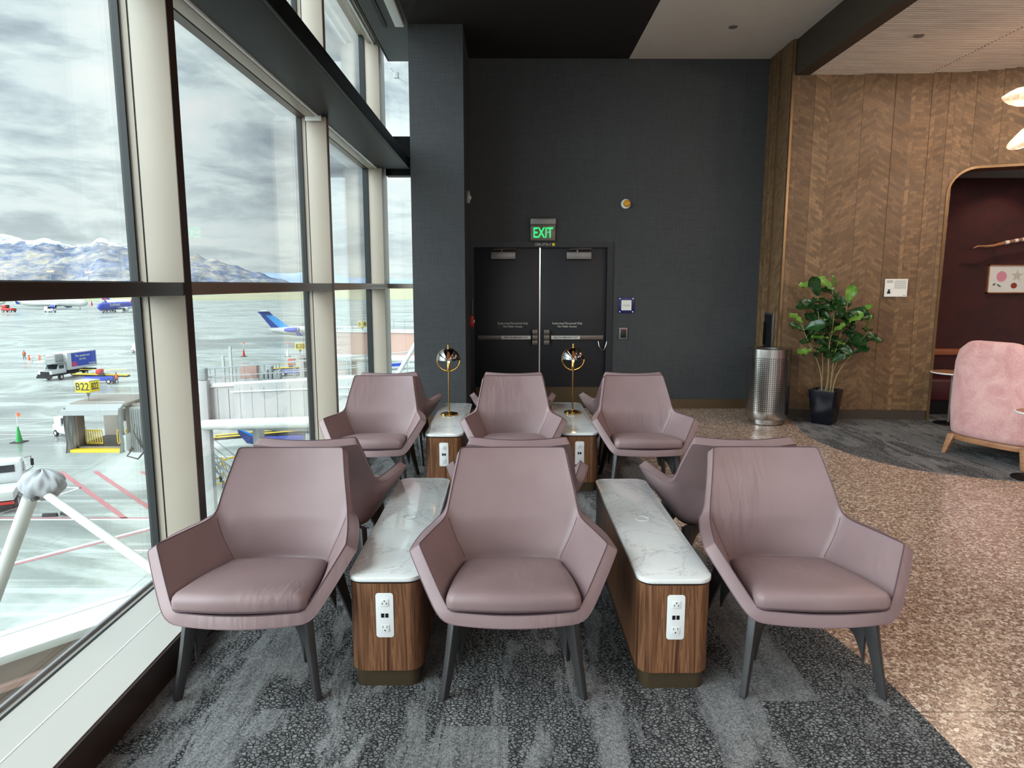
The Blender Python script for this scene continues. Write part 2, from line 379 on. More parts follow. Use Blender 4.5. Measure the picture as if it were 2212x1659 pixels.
    h = t.math('MULTIPLY', hole(sp.outputs[0]), hole(sp.outputs[1]))
    t.set(Base_Color=t.mix(h, srgb(176, 172, 168), srgb(16, 16, 16)), Metallic=t.math('SUBTRACT', 1.0, h), Roughness=t.math('ADD', 0.22, t.math('MULTIPLY', h, 0.6)))
    M['perf'] = t.m
    # window glass: clear, slightly cool, with angle-dependent mirror reflection
    def glassmat(name, tint, gain, rough=0.0, gcol=(1, 1, 1, 1)):
        t = NT(name); lw = t.n('ShaderNodeLayerWeight', None, Blend=0.5)
        f = t.math('POWER', lw.outputs['Facing'], 4.0); f = t.math('ADD', t.math('MULTIPLY', f, 0.9), gain, True)
        tr = t.n('ShaderNodeBsdfTransparent', None, Color=tint); gl = t.n('ShaderNodeBsdfGlossy', None, Color=gcol, Roughness=rough)
        mx = t.n('ShaderNodeMixShader', None, i0=f, i1=tr.outputs[0], i2=gl.outputs[0]); t.t.links.new(mx.outputs[0], t.out.inputs[0]); return t.m
    M['glass'] = glassmat('window_glass', (0.955, 0.985, 0.98, 1), 0.035)
    M['smoke'] = glassmat('smoked_glass', (0.20, 0.16, 0.14, 1), 0.16)
    t = NT('amber_crystal_glass'); co = t.co(); f = t.noise(co, 14, 4, 0.6, 2.0)
    t.set(Base_Color=t.ramp(f, [(0.3, srgb(230, 190, 160)), (0.7, srgb(255, 240, 220))]), Roughness=0.15, Emission_Color=t.ramp(f, [(0.35, srgb(222, 150, 110)), (0.6, srgb(255, 226, 190))]), Emission_Strength=0.75)
    t.bump(f, 0.6, 0.01); M['crystal'] = t.m
    M['bulb'] = glow('warm_bulb', (255, 190, 110), 6.0)
    M['exitgreen'] = glow('exit_green', (50, 235, 130), 0.9)
    M['amberlens'] = plain('amber_lens', (206, 150, 30), 0.2)
    M['exitpanel'] = plain('clear_exit_panel', (120, 110, 100), 0.15)
    M['signwhite'] = glow('daylit_gap', (255, 255, 255), 0.6)
    M['navy'] = plain('navy_sign_panel', (18, 30, 92), 0.3)
    M['red'] = plain('red_paint', (180, 40, 36), 0.4)
    M['yellow'] = plain('yellow_paint', (236, 200, 48), 0.5)
    M['yellowsign'] = plain('yellow_sign_face', (250, 224, 20), 0.5)
    M['paper'] = plain('white_paper', (236, 234, 228), 0.6, var=0.02)
    M['greytext'] = plain('grey_print', (120, 120, 122), 0.6)
    M['leaf'] = None
    for k, (a, b) in {'leafdark': ((20, 48, 22), (44, 84, 40)), 'leaflight': ((84, 124, 44), (128, 164, 70))}.items():
        t = NT(k); f = t.noise(t.co(), 22, 4, 0.6, 0.6); t.set(Base_Color=t.ramp(f, [(0.3, srgb(*a)), (0.7, srgb(*b))]), Roughness=0.28); M[k] = t.m
    M['stem'] = plain('pale_brown_stem', (150, 130, 88), 0.7)
    M['potblack'] = plain('glossy_black_pot', (16, 18, 28), 0.22)
    M['moss'] = plain('dry_moss', (112, 104, 56), 0.95, var=0.3, scale=40)
mats()
# ---------------------------------------------------------------- room shell
ST = 'structure'
XW, XG = -1.58, -1.81           # inner face of the mullions, plane of the glass
YB = 9.06                        # back wall
MUL = [-7.97, -5.13, -2.29, 0.55, 3.391, 6.235]   # front faces of the mullions
CEIL = 4.446
YR = -8.2
MB().box(-1.43, 10.0, YR, 9.06, -0.35, 0.0).build('floor', M['terrazzo'], kind=ST)
# ceilings
o = MB().box(-1.08, 1.52, YR, YB, CEIL, CEIL + 0.2).build('ceiling', M['ceilblack'], kind=ST)
MB().box(-1.52, -1.08, YR, 9.2, CEIL + 0.004, CEIL + 0.2).build('ceiling', M['ceilgrey'], kind=ST)
MB().box(1.52, 3.34, YR, YB, CEIL, CEIL + 0.2).build('ceiling', M['ceilwhite'], kind=ST)
m = MB()
m.box(3.34, 3.50, YR, 8.42, 4.05, CEIL + 0.2)
m.build('trim_1', M['brownbeam'], kind=ST)
m = MB(); m.box(3.50, 10.0, YR, 5.0, 4.07, 4.3)
m.box(3.50, 10.0, 5.0, 9.4, 4.085, 4.3)
y = 5.0
k = 0
while y < 8.36:
    for xa, xb in ((3.50, 4.855), (4.865, 10.0)):
        xe = xb
        m.loft([[(xa, y + .006, 4.085), (xa, y + .014, 4.05), (xa, y + .036, 4.05), (xa, y + .044, 4.085)],
                [(xe, y + .006, 4.085), (xe, y + .014, 4.05), (xe, y + .036, 4.05), (xe, y + .044, 4.085)]])
    y += 0.05
m.build('ceiling', M['slat'], kind=ST)

# back wall with the door opening
DX0, DX1, DZ = -0.44, 1.295, 2.125
m = MB()
m.box(1.372, 3.40, YB, YB + 0.2, 0, CEIL + .2); m.box(-1.08, 1.372, YB, YB + 0.2, 2.196, CEIL + .2)
m.box(-1.08, -0.475, YB, YB + 0.2, 0, 2.196)
m.build('wall_back', M['darkwall'], kind=ST)
MB().box(-1.085, -0.488, 7.92, YB, 0, CEIL).build('wall_left', M['darkwall'], kind=ST)   # boxed pier beside the window
MB().box(1.374, 3.27, YB - 0.014, YB, 0, 0.128).build('baseboard_back', M['bronze_base'], kind=ST)
MB().box(-1.09, -0.485, 7.906, 7.92, 0, 0.128).build('baseboard_left', M['bronze_base'], kind=ST)
# stairwell behind the doors (daylit, seen through the gap)
m = MB(); m.box(-0.6, 1.5, YB + 1.2, YB + 1.3, 0, 2.6); m.box(-0.7, -0.6, YB + .2, YB + 1.3, 0, 2.6); m.box(1.5, 1.6, YB + .2, YB + 1.3, 0, 2.6)
m.box(-0.7, 1.6, YB + .2, YB + 1.3, 2.6, 2.7); m.box(-0.7, 1.6, YB + .0, YB + 1.3, -0.1, 0.0)
m.build('wall_stairwell', M['ceilwhite'], kind=ST)
area('stairwell_lamp', (0.43, YB + .7, 2.55), 1.2, 28, (0.95, 0.98, 1), sy=0.5)

# doors
def door(name, x0, x1, hinge_left):
    d = MB().box(x0, x1, YB + 0.025, YB + 0.07, 0.004, DZ - 0.0005).build(name, M['doorpaint'], kind=ST, bevel=0.002)
    s = 1 if hinge_left else -1
    xl = x1 if hinge_left else x0            # latch edge
    yf = YB + 0.025
    MB().box(x0 + 0.01, x1 - 0.01, yf - 0.003, yf, 0.02, 0.29).build('kick_plate', M['bronze'], d)
    cx = -0.06 if hinge_left else 0.925
    c = MB().box(cx - .16, cx + .16, yf - 0.06, yf, 1.975, 2.065).build('door_closer', M['closer'], d, bevel=0.006)
    m = MB(); ax = cx - 0.11 * s
    m.tube([(cx - .02, yf - .035, 2.065), (cx - .02, yf - .035, 2.095)], 0.010, 8)
    m.tube([(cx - .13, yf - .03, 2.10), (cx + .17, yf - .06, 2.108)], 0.011, 8); m.tube([(cx + .17, yf - .06, 2.108), (cx - .08, yf + .0, 2.120)], 0.009, 8)
    m.build('closer_arm', M['nickel'], c, smooth=True)
    # exit device
    if hinge_left: a, b = -0.395, 0.31
    else: a, b = 0.565, 1.262
    e = MB().box(a, b, yf - .045, yf, 0.928, 0.985).build('push_bar', M['nickel'], d, bevel=0.004)
    mid = (a + 0.30, b) if hinge_left else (a, b - 0.30)
    MB().box(mid[0] + .01, mid[1] - .01, yf - .052, yf - .044, 0.934, 0.979).build('push_pad', M['whitemat'], e, bevel=0.002)
    text_obj('lettering', 'PUSH FOR EMERGENCY EXIT', 0.031, ((mid[0] + mid[1]) / 2, yf - .0535, 0.9565), M['black'], e, sx=0.80, bold=0.0006, extrude=0.0004)
    lx = (0.322, 0.392) if hinge_left else (0.474, 0.548)
    m = MB(); m.box(lx[0], lx[1], yf - .07, yf, 0.995, 1.06); m.box(lx[0], lx[1], yf - .08, yf, 0.925, 0.99); m.box(lx[0], lx[1], yf - .07, yf, 0.86, 0.92)
    m.build('latch_case', M['nickel'], e, bevel=0.004)
    sx = 0.065 if hinge_left else 0.785
    p = MB().box(sx - .215, sx + .215, yf - 0.002, yf, 1.078, 1.163).build('notice_plate', M['black'], d)
    text_obj('lettering', 'Authorized Personnel Only\nNo Public Access', 0.041, (sx, yf - .003, 1.120), M['whitemat'], p, sx=0.88, extrude=0.0004)
    return d
door('door_1', DX0, 0.413, True)
d2 = door('door_2', 0.430, DX1, False)
MB().tube([(1.20, YB + .015, .905), (1.205, YB - .01, .85), (1.23, YB - .03, .80), (1.27, YB - .03, .79), (1.30, YB - .02, .86), (1.325, YB, 1.0)], 0.007, 8).build('power_cable', M['steel'], d2, smooth=True)
m = MB(); m.box(DX1, DX1 + .077, YB - .02, YB + .1, 0, DZ); m.box(DX0 - .05, DX0, YB - .02, YB + .1, 0, DZ); m.box(DX0 - .05, DX1 + .077, YB - .02, YB + .1, DZ, 2.196)
fr = m.build('trim_2', M['doorpaint'], kind=ST)
t = text_obj('lettering', 'CBSL-ST26-3', 0.042, (0.455, YB - .021, 2.162), M['whitemat'], fr, sx=.9, extrude=.0003)
m = MB(); m.box(0.575, 0.61, YB - .0215, YB - .02, 2.145, 2.18); m.build('yellow_sticker', M['yellowsign'], fr)

# signs and devices on the back wall
t = thing('exit_sign', 'green lit EXIT sign on the dark wall above the double doors', 'sign', (0.455, YB, 2.35))
MB().box(-.165, .165, -.055, 0, .062, .14).build('housing', M['closer'], t, bevel=.006)
MB().box(-.16, .16, -.034, -.022, -.14, .062).build('panel', M['exitpanel'], t, bevel=.003)
text_obj('lettering', 'EXIT', 0.185, (0.0, -.0355, -.045), M['exitgreen'], t, sx=.68, bold=.004, extrude=.001)
MB().box(-.075, .075, -.05, 0, .142, .165).build('bracket', M['black'], t, bevel=.003)
t = thing('strobe_light', 'round white alarm with amber lens high on the dark wall', 'alarm', (1.52, YB, 2.675))
MB().lathe([(.062, 0), (.062, -.02), (.055, -.032)], 28, axis='y').build('base', M['white'], t, smooth=True)
MB().lathe([(.046, -.03), (.046, -.045), (.035, -.06), (.012, -.066)], 24, axis='y', c=(.006, 0, .004)).build('lens', M['amberlens'], t, smooth=True)
t = thing('stairs_sign', 'square navy sign with white insert reading STAIRS, right of the doors', 'sign', (1.558, YB, 1.38))
MB().box(-.105, .105, -.010, -.004, -.105, .105).build('panel', M['navy'], t, bevel=.002)
MB().box(-.066, .066, -.013, -.009, -.066, .066).build('insert', M['paper'], t)
text_obj('lettering', 'STAIRS', .030, (0, -.0135, -.005), M['greytext'], t, extrude=.0003)
for a in (-.086, .086):
    for b in (-.086, .086): MB().lathe([(.009, 0), (.009, -.014), (.005, -.016)], 14, axis='y', c=(a, 0, b)).build('standoff', M['white'], t, smooth=True)
t = thing('card_reader', 'small silver framed card reader with black face under the stairs sign', 'card reader', (1.525, YB, 1.01))
MB().box(-.055, .055, -.02, 0, -.075, .075).build('frame', M['closer'], t, bevel=.004)
MB().box(-.036, .036, -.027, -.02, -.058, .058).build('face', M['black'], t, bevel=.006)
MB().box(-.028, .028, -.029, -.026, .05, .058).build('indicator', M['red'], t)
# side face of the pier: seen edge-on
t = thing('wall_speaker', 'small white alarm box high on the side of the dark pier', 'alarm', (-0.488, 8.3, 2.66))
MB().box(0, .045, -.075, .075, -.075, .075).build('case', M['closer'], t, bevel=.008)
MB().lathe([(.03, .045), (.03, .05), (.01, .058)], 16, axis='x').build('lens', M['white'], t, smooth=True)
t = thing('fire_alarm_pull', 'red fire alarm pull station on the side of the dark pier', 'alarm', (-0.488, 8.86, 1.18))
MB().box(0, .05, -.05, .05, -.07, .07).build('case', M['red'], t, bevel=.005)
MB().box(.05, .06, -.03, .03, -.02, .02).build('handle', M['white'], t, bevel=.003)
t = thing('pull_bar', 'slim metal grab bar on the side of the dark pier', 'bar', (-0.488, 8.75, 1.37))
MB().tube([(0, 0, .11), (.04, 0, .10), (.04, 0, -.10), (0, 0, -.11)], .008, 8).build('bar', M['nickel'], t, smooth=True)

# ---------------------------------------------------------------- window wall (left)
MB().box(-1.80, -1.43, YR, 9.2, -0.4, 0.15).build('window_sill', M['sill'], kind=ST).name = 'trim_3'
MB().box(-1.432, -1.418, YR, 9.2, 0, 0.146).build('baseboard_window', M['brownmetal_shade'], kind=ST)
MB().box(-1.612, -1.607, YR, 9.0, 0.149, 0.1515).build('trim_4', M['white'], kind=ST)
MB().box(-1.775, -1.765, YR, 9.2, 0.149, 0.153).build('trim_5', M['gasket'], kind=ST)
MB().box(-1.812, -1.80, YR, 9.2, 0.10, 0.165).build('trim_6', M['stopgrey'], kind=ST)
MB().box(-1.86, -1.815, YR, 9.3, -0.5, 0.10).build('wall_spandrel', M['beige'], kind=ST)
ym = MUL + [9.2]
def mullion(k, y0, w=0.075, last=False):
    r = MB().box(XW - .175, XW, y0, y0 + w, 0.14, 4.75).build('trim_%d' % (10 + k), M['beige'], kind=ST, bevel=.003)
    m = MB(); m.box(XW - .182, XW - .174, y0 + .004, y0 + w - .004, .14, 4.75); m.build('groove', M['gasket'], r)
    m = MB(); m.box(XW - .215, XW - .182, y0, y0 + w, .14, 4.75); m.build('glazing_stop', M['beige'], r)
    m = MB(); m.box(XW - .24, XW - .215, y0 - .012, y0 + w + .012, .12, 4.75); m.box(XW - .262, XW - .24, y0 + .0, y0 + w, .0, 4.8); m.build('gasket', M['gasket'], r)
    MB().box(XW, XW + .002, y0 + .001, y0 + w - .001, .15, 4.4).build('shaded_inner_face', M['brownmetal_shade'] if y0 < 5 else M['taupe'], r)  # darker tone paints in the weaker light on the inner side
    return r
for k, y0 in enumerate(MUL): mullion(k, y0, 0.075)
r = MB().box(XW - .175, XW, 8.89, 9.27, 0.0, 4.75).build('trim_16', M['beige'], kind=ST, bevel=.003)
m = MB(); m.box(XW - .24, XW - .175, 8.878, 9.27, .0, 4.75); m.build('gasket', M['gasket'], r)
ends = [(YR, MUL[0])] + [(MUL[i] + .075, MUL[i + 1]) for i in range(5)] + [(MUL[5] + .075, 8.89)]
n = 1
for i, (a, b) in enumerate(ends):
    for z0, z1 in ((0.15, 1.597), (1.660, 3.10), (3.23, 4.66)):
        MB().box(XG - .012, XG, a, b, z0, z1).build('window_%d' % n, M['glass'], kind=ST); n += 1
    rl = MB().box(XW - .20, XW + .001, a, b, 1.597, 1.660).build('trim_%d' % (20 + i), M['brownmetal_shade'] if b < 3.6 else (M['taupe'] if b < 6.5 else M['beige']), kind=ST, bevel=.003)
    MB().box(XW - .235, XW - .20, a, b, 1.592, 1.665).build('gasket', M['gasket'], rl)
# window heads: lower head, blind cassette with brackets, ledge
MB().box(-1.83, -1.765, YR, 9.2, 3.088, 3.24).build('trim_30', M['taupe'], kind=ST)
MB().box(-1.765, -1.62, YR, 9.2, 3.125, 3.26).build('trim_31', M['beige'], kind=ST)
t = thing('roller_blind', 'long beige roller blind cassette under the black window ledge', 'blind', (-1.70, 0, 3.12))
MB().box(-.055, .035, YR + .1, 8.95, -.035, .0).build('cassette', M['beige'], t, bevel=.01)
MB().cyl((.052, YR + .1, -.022), (.052, 8.95, -.022), .014, n=10).build('hem_bar', M['white'], t, smooth=True)
for yy in (3.35, 6.2, 8.9):
    MB().box(-.05, .09, yy - .008, yy + .008, -.07, .005).build('bracket', M['white'], t, bevel=.003)
m = MB(); m.box(-1.63, -1.26, YR, 8.95, 3.092, 3.105); m.box(-1.262, -1.235, YR, 8.95, 3.092, 3.225); m.box(-1.63, -1.262, YR, 8.95, 3.20, 3.212)
m.build('trim_32', M['blackmetal'], kind=ST, bevel=.006)
MB().box(-1.83, -1.50, YR, 9.2, 4.655, 4.80).build('trim_33', M['beige'], kind=ST)
t = thing('roller_blind', 'beige roller blind cassette at the ceiling above the upper windows', 'blind', (-1.66, 0, 4.60))
MB().box(-.06, .06, YR + .1, 9.0, -.03, .05).build('cassette', M['beige'], t, bevel=.01)
MB().cyl((.02, YR + .1, -.04), (.02, 9.0, -.04), .013, n=10).build('hem_bar', M['white'], t, smooth=True)
MB().box(-.06, .08, 9.0, 9.03, -.16, .055).build('end_cap', M['white'], t, bevel=.004)
MB().box(-1.51, -1.50, YR, 9.2, 4.45, 4.7).build('trim_38', M['ceilgrey'], kind=ST)
MB().box(-1.36, -1.32, 3.0, 8.0, 4.436, 4.4495).build('trim_34', M['gapblack'], kind=ST)
# narrow end bay between the corner and the pier
for z0, z1 in ((0.15, 1.597), (1.660, 3.0), (3.5, 4.446)):
    MB().box(XW, -1.08, 9.24, 9.252, z0, z1).build('window_%d' % n, M['glass'], kind=ST); n += 1
MB().box(XW, -1.08, 9.17, 9.27, 1.597, 1.66).build('trim_35', M['beige'], kind=ST)
MB().box(-1.80, -1.08, 9.06, 9.27, -0.4, 0.15).build('trim_36', M['sill'], kind=ST)
m = MB(); m.box(XW + .02, -1.09, 9.06, 9.25, 3.03, 3.21); m.box(XW + .02, -1.09, 9.16, 9.25, 3.21, 3.53); m.box(XW + .02, -1.09, 9.0, 9.25, 3.24, 3.26)
m.build('trim_37', M['blackmetal'], kind=ST, bevel=.004)
t = thing('wall_camera', 'small white camera with dangling cables by the upper end window', 'camera', (-1.15, 8.96, 4.08))
MB().box(-.03, .03, -.04, .04, .0, .05).build('housing', M['white'], t, bevel=.01)
MB().tube([(-.30, 0, .22), (-.26, 0, .17), (-.20, 0, .10), (-.12, 0, .05), (-.03, 0, .03)], .006, 6).build('cable', M['white'], t, smooth=True)
MB().tube([(0.02 + .05 * cos(a), 0, .0 + .09 * sin(a)) for a in [k * pi / 8 for k in range(17)]], .004, 6).build('cable_loop', M['nickel'], t, smooth=True)
MB().box(-.26, -.20, -.02, .02, .10, .17).build('junction_box', M['white'], t, bevel=.005)
t = thing('linear_ceiling_light', 'white linear light diffuser on the grey ceiling beside the pier', 'light', (-1.17, 7.3, 4.44))
MB().box(-.05, .05, -1.2, .62, -.03, 0.01).build('diffuser', M['whitemat'], t, bevel=.01)

# ---------------------------------------------------------------- wood mosaic wall (right)
def yw(x): return 8.365 - 0.06 * (x - 3.32) - 0.26 * max(0, x - 4.95) ** 2
NX0, NR, NZ = 5.155, 0.30, 2.985
def zlow(x):
    if x < NX0 or x > 8.0: return 0.12
    if x < NX0 + NR: return NZ - NR + sqrt(max(0, NR ** 2 - (NX0 + NR - x) ** 2))
    return NZ
def wood_wall(name, path, zl, ztop):
    """path: list of (x, y) break points; every strip is its own slightly offset board of mosaic"""
    rnd = random.Random(11); vs = []; fs = []; uvs = []; tones = []
    s0 = 0.0
    for (xa, ya), (xb, yb) in zip(path[:-1], path[1:]):
        d = Vector((xb - xa, yb - ya)); L_ = d.length; nrm = Vector((d.y, -d.x)).normalized()
        off = rnd.uniform(0.0, 0.014); slope = rnd.choice((-.55, .55, .55, -.55, 0.0, 0.0, -.35, .4)); tone = rnd.choice((0, .1, .2, .35, .35, .6, .9 if L_ < .1 else .3))
        steps = max(1, int(L_ / 0.03)) if zl is not None and xb > NX0 - .05 and xa < NX0 + NR + .05 else 1
        vo = rnd.uniform(0, 3)
        for k in range(steps):
            pa = Vector((xa, ya)) + d * (k / steps) + nrm * off; pb = Vector((xa, ya)) + d * ((k + 1) / steps) + nrm * off
            za = zl(pa.x) if zl else 0.12; zb = zl(pb.x) if zl else 0.12
            b = len(vs)
            vs += [(pa.x, pa.y, za), (pb.x, pb.y, zb), (pb.x, pb.y, ztop), (pa.x, pa.y, ztop)]
            bk = 0.05
            qa = pa - nrm * bk; qb = pb - nrm * bk
            vs += [(qa.x, qa.y, za), (qb.x, qb.y, zb), (qb.x, qb.y, ztop), (qa.x, qa.y, ztop)]
            fl = [(b, b + 1, b + 2, b + 3), (b, b + 3, b + 7, b + 4), (b + 1, b + 5, b + 6, b + 2), (b + 4, b + 7, b + 6, b + 5), (b, b + 4, b + 5, b + 1)]
            ua = s0 + L_ * k / steps; ub = s0 + L_ * (k + 1) / steps
            uu = {0: (ua, za + vo + slope * ua), 1: (ub, zb + vo + slope * ub), 2: (ub, ztop + vo + slope * ub), 3: (ua, ztop + vo + slope * ua)}
            for f in fl:
                fs.append(f); tones.append(tone)
                uvs.append([uu[(i - b) % 4] for i in f])
        s0 += L_ + rnd.uniform(0, 1)
    me = bpy.data.meshes.new(name); me.from_pydata(vs, [], fs); ul = me.uv_layers.new(name='UVMap')
    i = 0
    for poly, uv in zip(me.polygons, uvs):
        for li, q in zip(poly.loop_indices, uv): ul.data[li].uv = q
    at = me.attributes.new('strip_tone', 'FLOAT', 'FACE'); at.data.foreach_set('value', tones)
    me.materials.append(M['woodwall']); o = bpy.data.objects.new(name, me); COL.objects.link(o); o['kind'] = ST; return o
rnd = random.Random(3); xs = [3.325]
while xs[-1] < 9.0:
    xs.append(xs[-1] + rnd.choice((0.05, 0.07, 0.12, 0.16, 0.18, 0.20, 0.14)))
xs = [x for x in xs if abs(x - NX0) > .04] + [NX0]; xs.sort()
wood_wall('wall_right', [(x, yw(x)) for x in xs], zlow, 4.08)
ys = [9.06]
while ys[-1] > 8.42: ys.append(ys[-1] - rnd.choice((.06, .09, .13)))
ys[-1] = 8.385
w2 = wood_wall('wall_right_return', [(3.295, y) for y in ys], None, CEIL)
MB().box(3.302, 3.33, 8.345, 8.40, 0, CEIL).build('trim_40', M['goldtrim'], kind=ST)
MB().box(3.30, 3.35, 8.37, 9.1, 0, CEIL).build('wall_core', M['brownbeam'], kind=ST)
m = MB(); pts = [x for x in [3.33 + .1 * k for k in range(19)] if x < NX0 - .03] + [NX0 - .03]
for a, b in zip(pts[:-1], pts[1:]):
    m.add([(a, yw(a) + .02, 0), (b, yw(b) + .02, 0), (b, yw(b) - .004, 0), (a, yw(a) - .004, 0), (a, yw(a) + .02, .125), (b, yw(b) + .02, .125), (b, yw(b) - .004, .125), (a, yw(a) - .004, .125)],
          [(0, 1, 2, 3), (4, 7, 6, 5), (3, 2, 6, 7), (0, 4, 5, 1), (0, 3, 7, 4), (1, 5, 6, 2)])
m.build('baseboard_right', M['brownbeam'], kind=ST)
MB().box(3.275, 3.30, 8.40, 9.05, 0, .125).build('baseboard_return', M['brownbeam'], kind=ST)
# arch trim of the niche
path = [(NX0, z) for z in (0.0, .7, 1.4, 2.1, NZ - NR)] + [(NX0 + NR - NR * cos(a), NZ - NR + NR * sin(a)) for a in [radians(9 * k) for k in range(1, 11)]] + [(x, NZ) for x in (5.9, 6.4, 6.9, 7.4, 8.0)]
m = MB(); rings = []
for i, (x, z) in enumerate(path):
    a = path[max(0, i - 1)]; b = path[min(len(path) - 1, i + 1)]
    d = Vector((b[0] - a[0], b[1] - a[1])).normalized(); nn = Vector((-d.y, d.x)); y_ = yw(x)
    rings.append([(x + nn.x * q, y_ + w_, z + nn.y * q) for q, w_ in ((.022, -.022), (-.006, -.022), (-.006, .30), (.022, .30))])
m.loft(rings); m.build('trim_41', M['goldtrim'], kind=ST, smooth=True)
# niche shell
MB().box(5.03, 8.2, 9.16, 9.26, 0, 3.3).build('wall_niche_back', M['velvet'], kind=ST); MB().box(5.03, 5.13, 8.34, 9.16, 0, 3.3).build('wall_niche_left', M['velvet'], kind=ST)
MB().box(8.1, 8.2, 7.0, 9.16, 0, 2.9).build('wall_niche_right', M['velvet'], kind=ST); MB().box(5.03, 8.2, 8.3, 9.16, 3.02, 3.1).build('wall_niche_top', M['velvet'], kind=ST)
m = MB(); m.box(9.9, 10.0, YR, 9.3, 0, 4.1)
m.build('wall_far_right', M['darkwall'], kind=ST)
# glazed wall behind the viewer
for x in (-1.5, 1.3, 4.1, 6.9, 9.7): MB().box(x, x + .1, YR, YR + .2, 0, 4.4).build('trim_5%d' % int(x + 2), M['beige'], kind=ST)
MB().box(-1.8, 10, YR, YR + .2, 3.9, 4.6).build('wall_front', M['beige'], kind=ST)
MB().box(-1.8, 10, YR, YR + .2, -.1, 0.3).build('wall_front_base', M['beige'], kind=ST)

# ---------------------------------------------------------------- carpets set into the terrazzo
def smooth_path(pts, n=8):
    out = []; P = [Vector(p) for p in pts]
    for i in range(len(P) - 1):
        p0 = P[max(0, i - 1)]; p1 = P[i]; p2 = P[i + 1]; p3 = P[min(len(P) - 1, i + 2)]
        for k in range(n):
            t = k / n; out.append(0.5 * ((2 * p1) + (p2 - p0) * t + (2 * p0 - 5 * p1 + 4 * p2 - p3) * t * t + (3 * p1 - p0 - 3 * p2 + p3) * t ** 3))
    return out + [P[-1]]
edge = smooth_path([(1.35, -8.0), (1.45, -3.0), (1.52, 0.5), (1.58, 1.6), (1.60, 2.3), (1.57, 2.85), (1.445, 3.34), (1.29, 3.72), (1.16, 4.3), (1.14, 5.0), (1.2, 5.6), (1.26, 6.2), (1.15, 7.0), (0.9, 7.6), (0.4, 7.9)])
poly = [(-1.425, -8.0)] + [(p.x, p.y) for p in edge] + [(-1.425, 7.9)]
tag(MB().prism(poly, 0.0, 0.004).build('carpet', M['carpet']), 'grey patterned carpet under the rows of mauve armchairs', 'carpet')
edge = smooth_path([(3.50, 8.30), (3.40, 7.9), (3.31, 7.4), (3.30, 7.0), (3.39, 6.47), (3.60, 6.04), (3.87, 5.81), (4.36, 5.58), (5.2, 5.4), (6.5, 5.5), (8.0, 5.9), (9.8, 6.6)])
poly = [(p.x, p.y) for p in edge] + [(9.8, 9.15), (5.17, 9.15), (5.165, 8.23), (5.0, 8.25), (4.2, 8.30)]
tag(MB().prism(poly, 0.0, 0.004).build('carpet', M['carpet']), 'grey streaked carpet under the plant and the pink armchair', 'carpet')
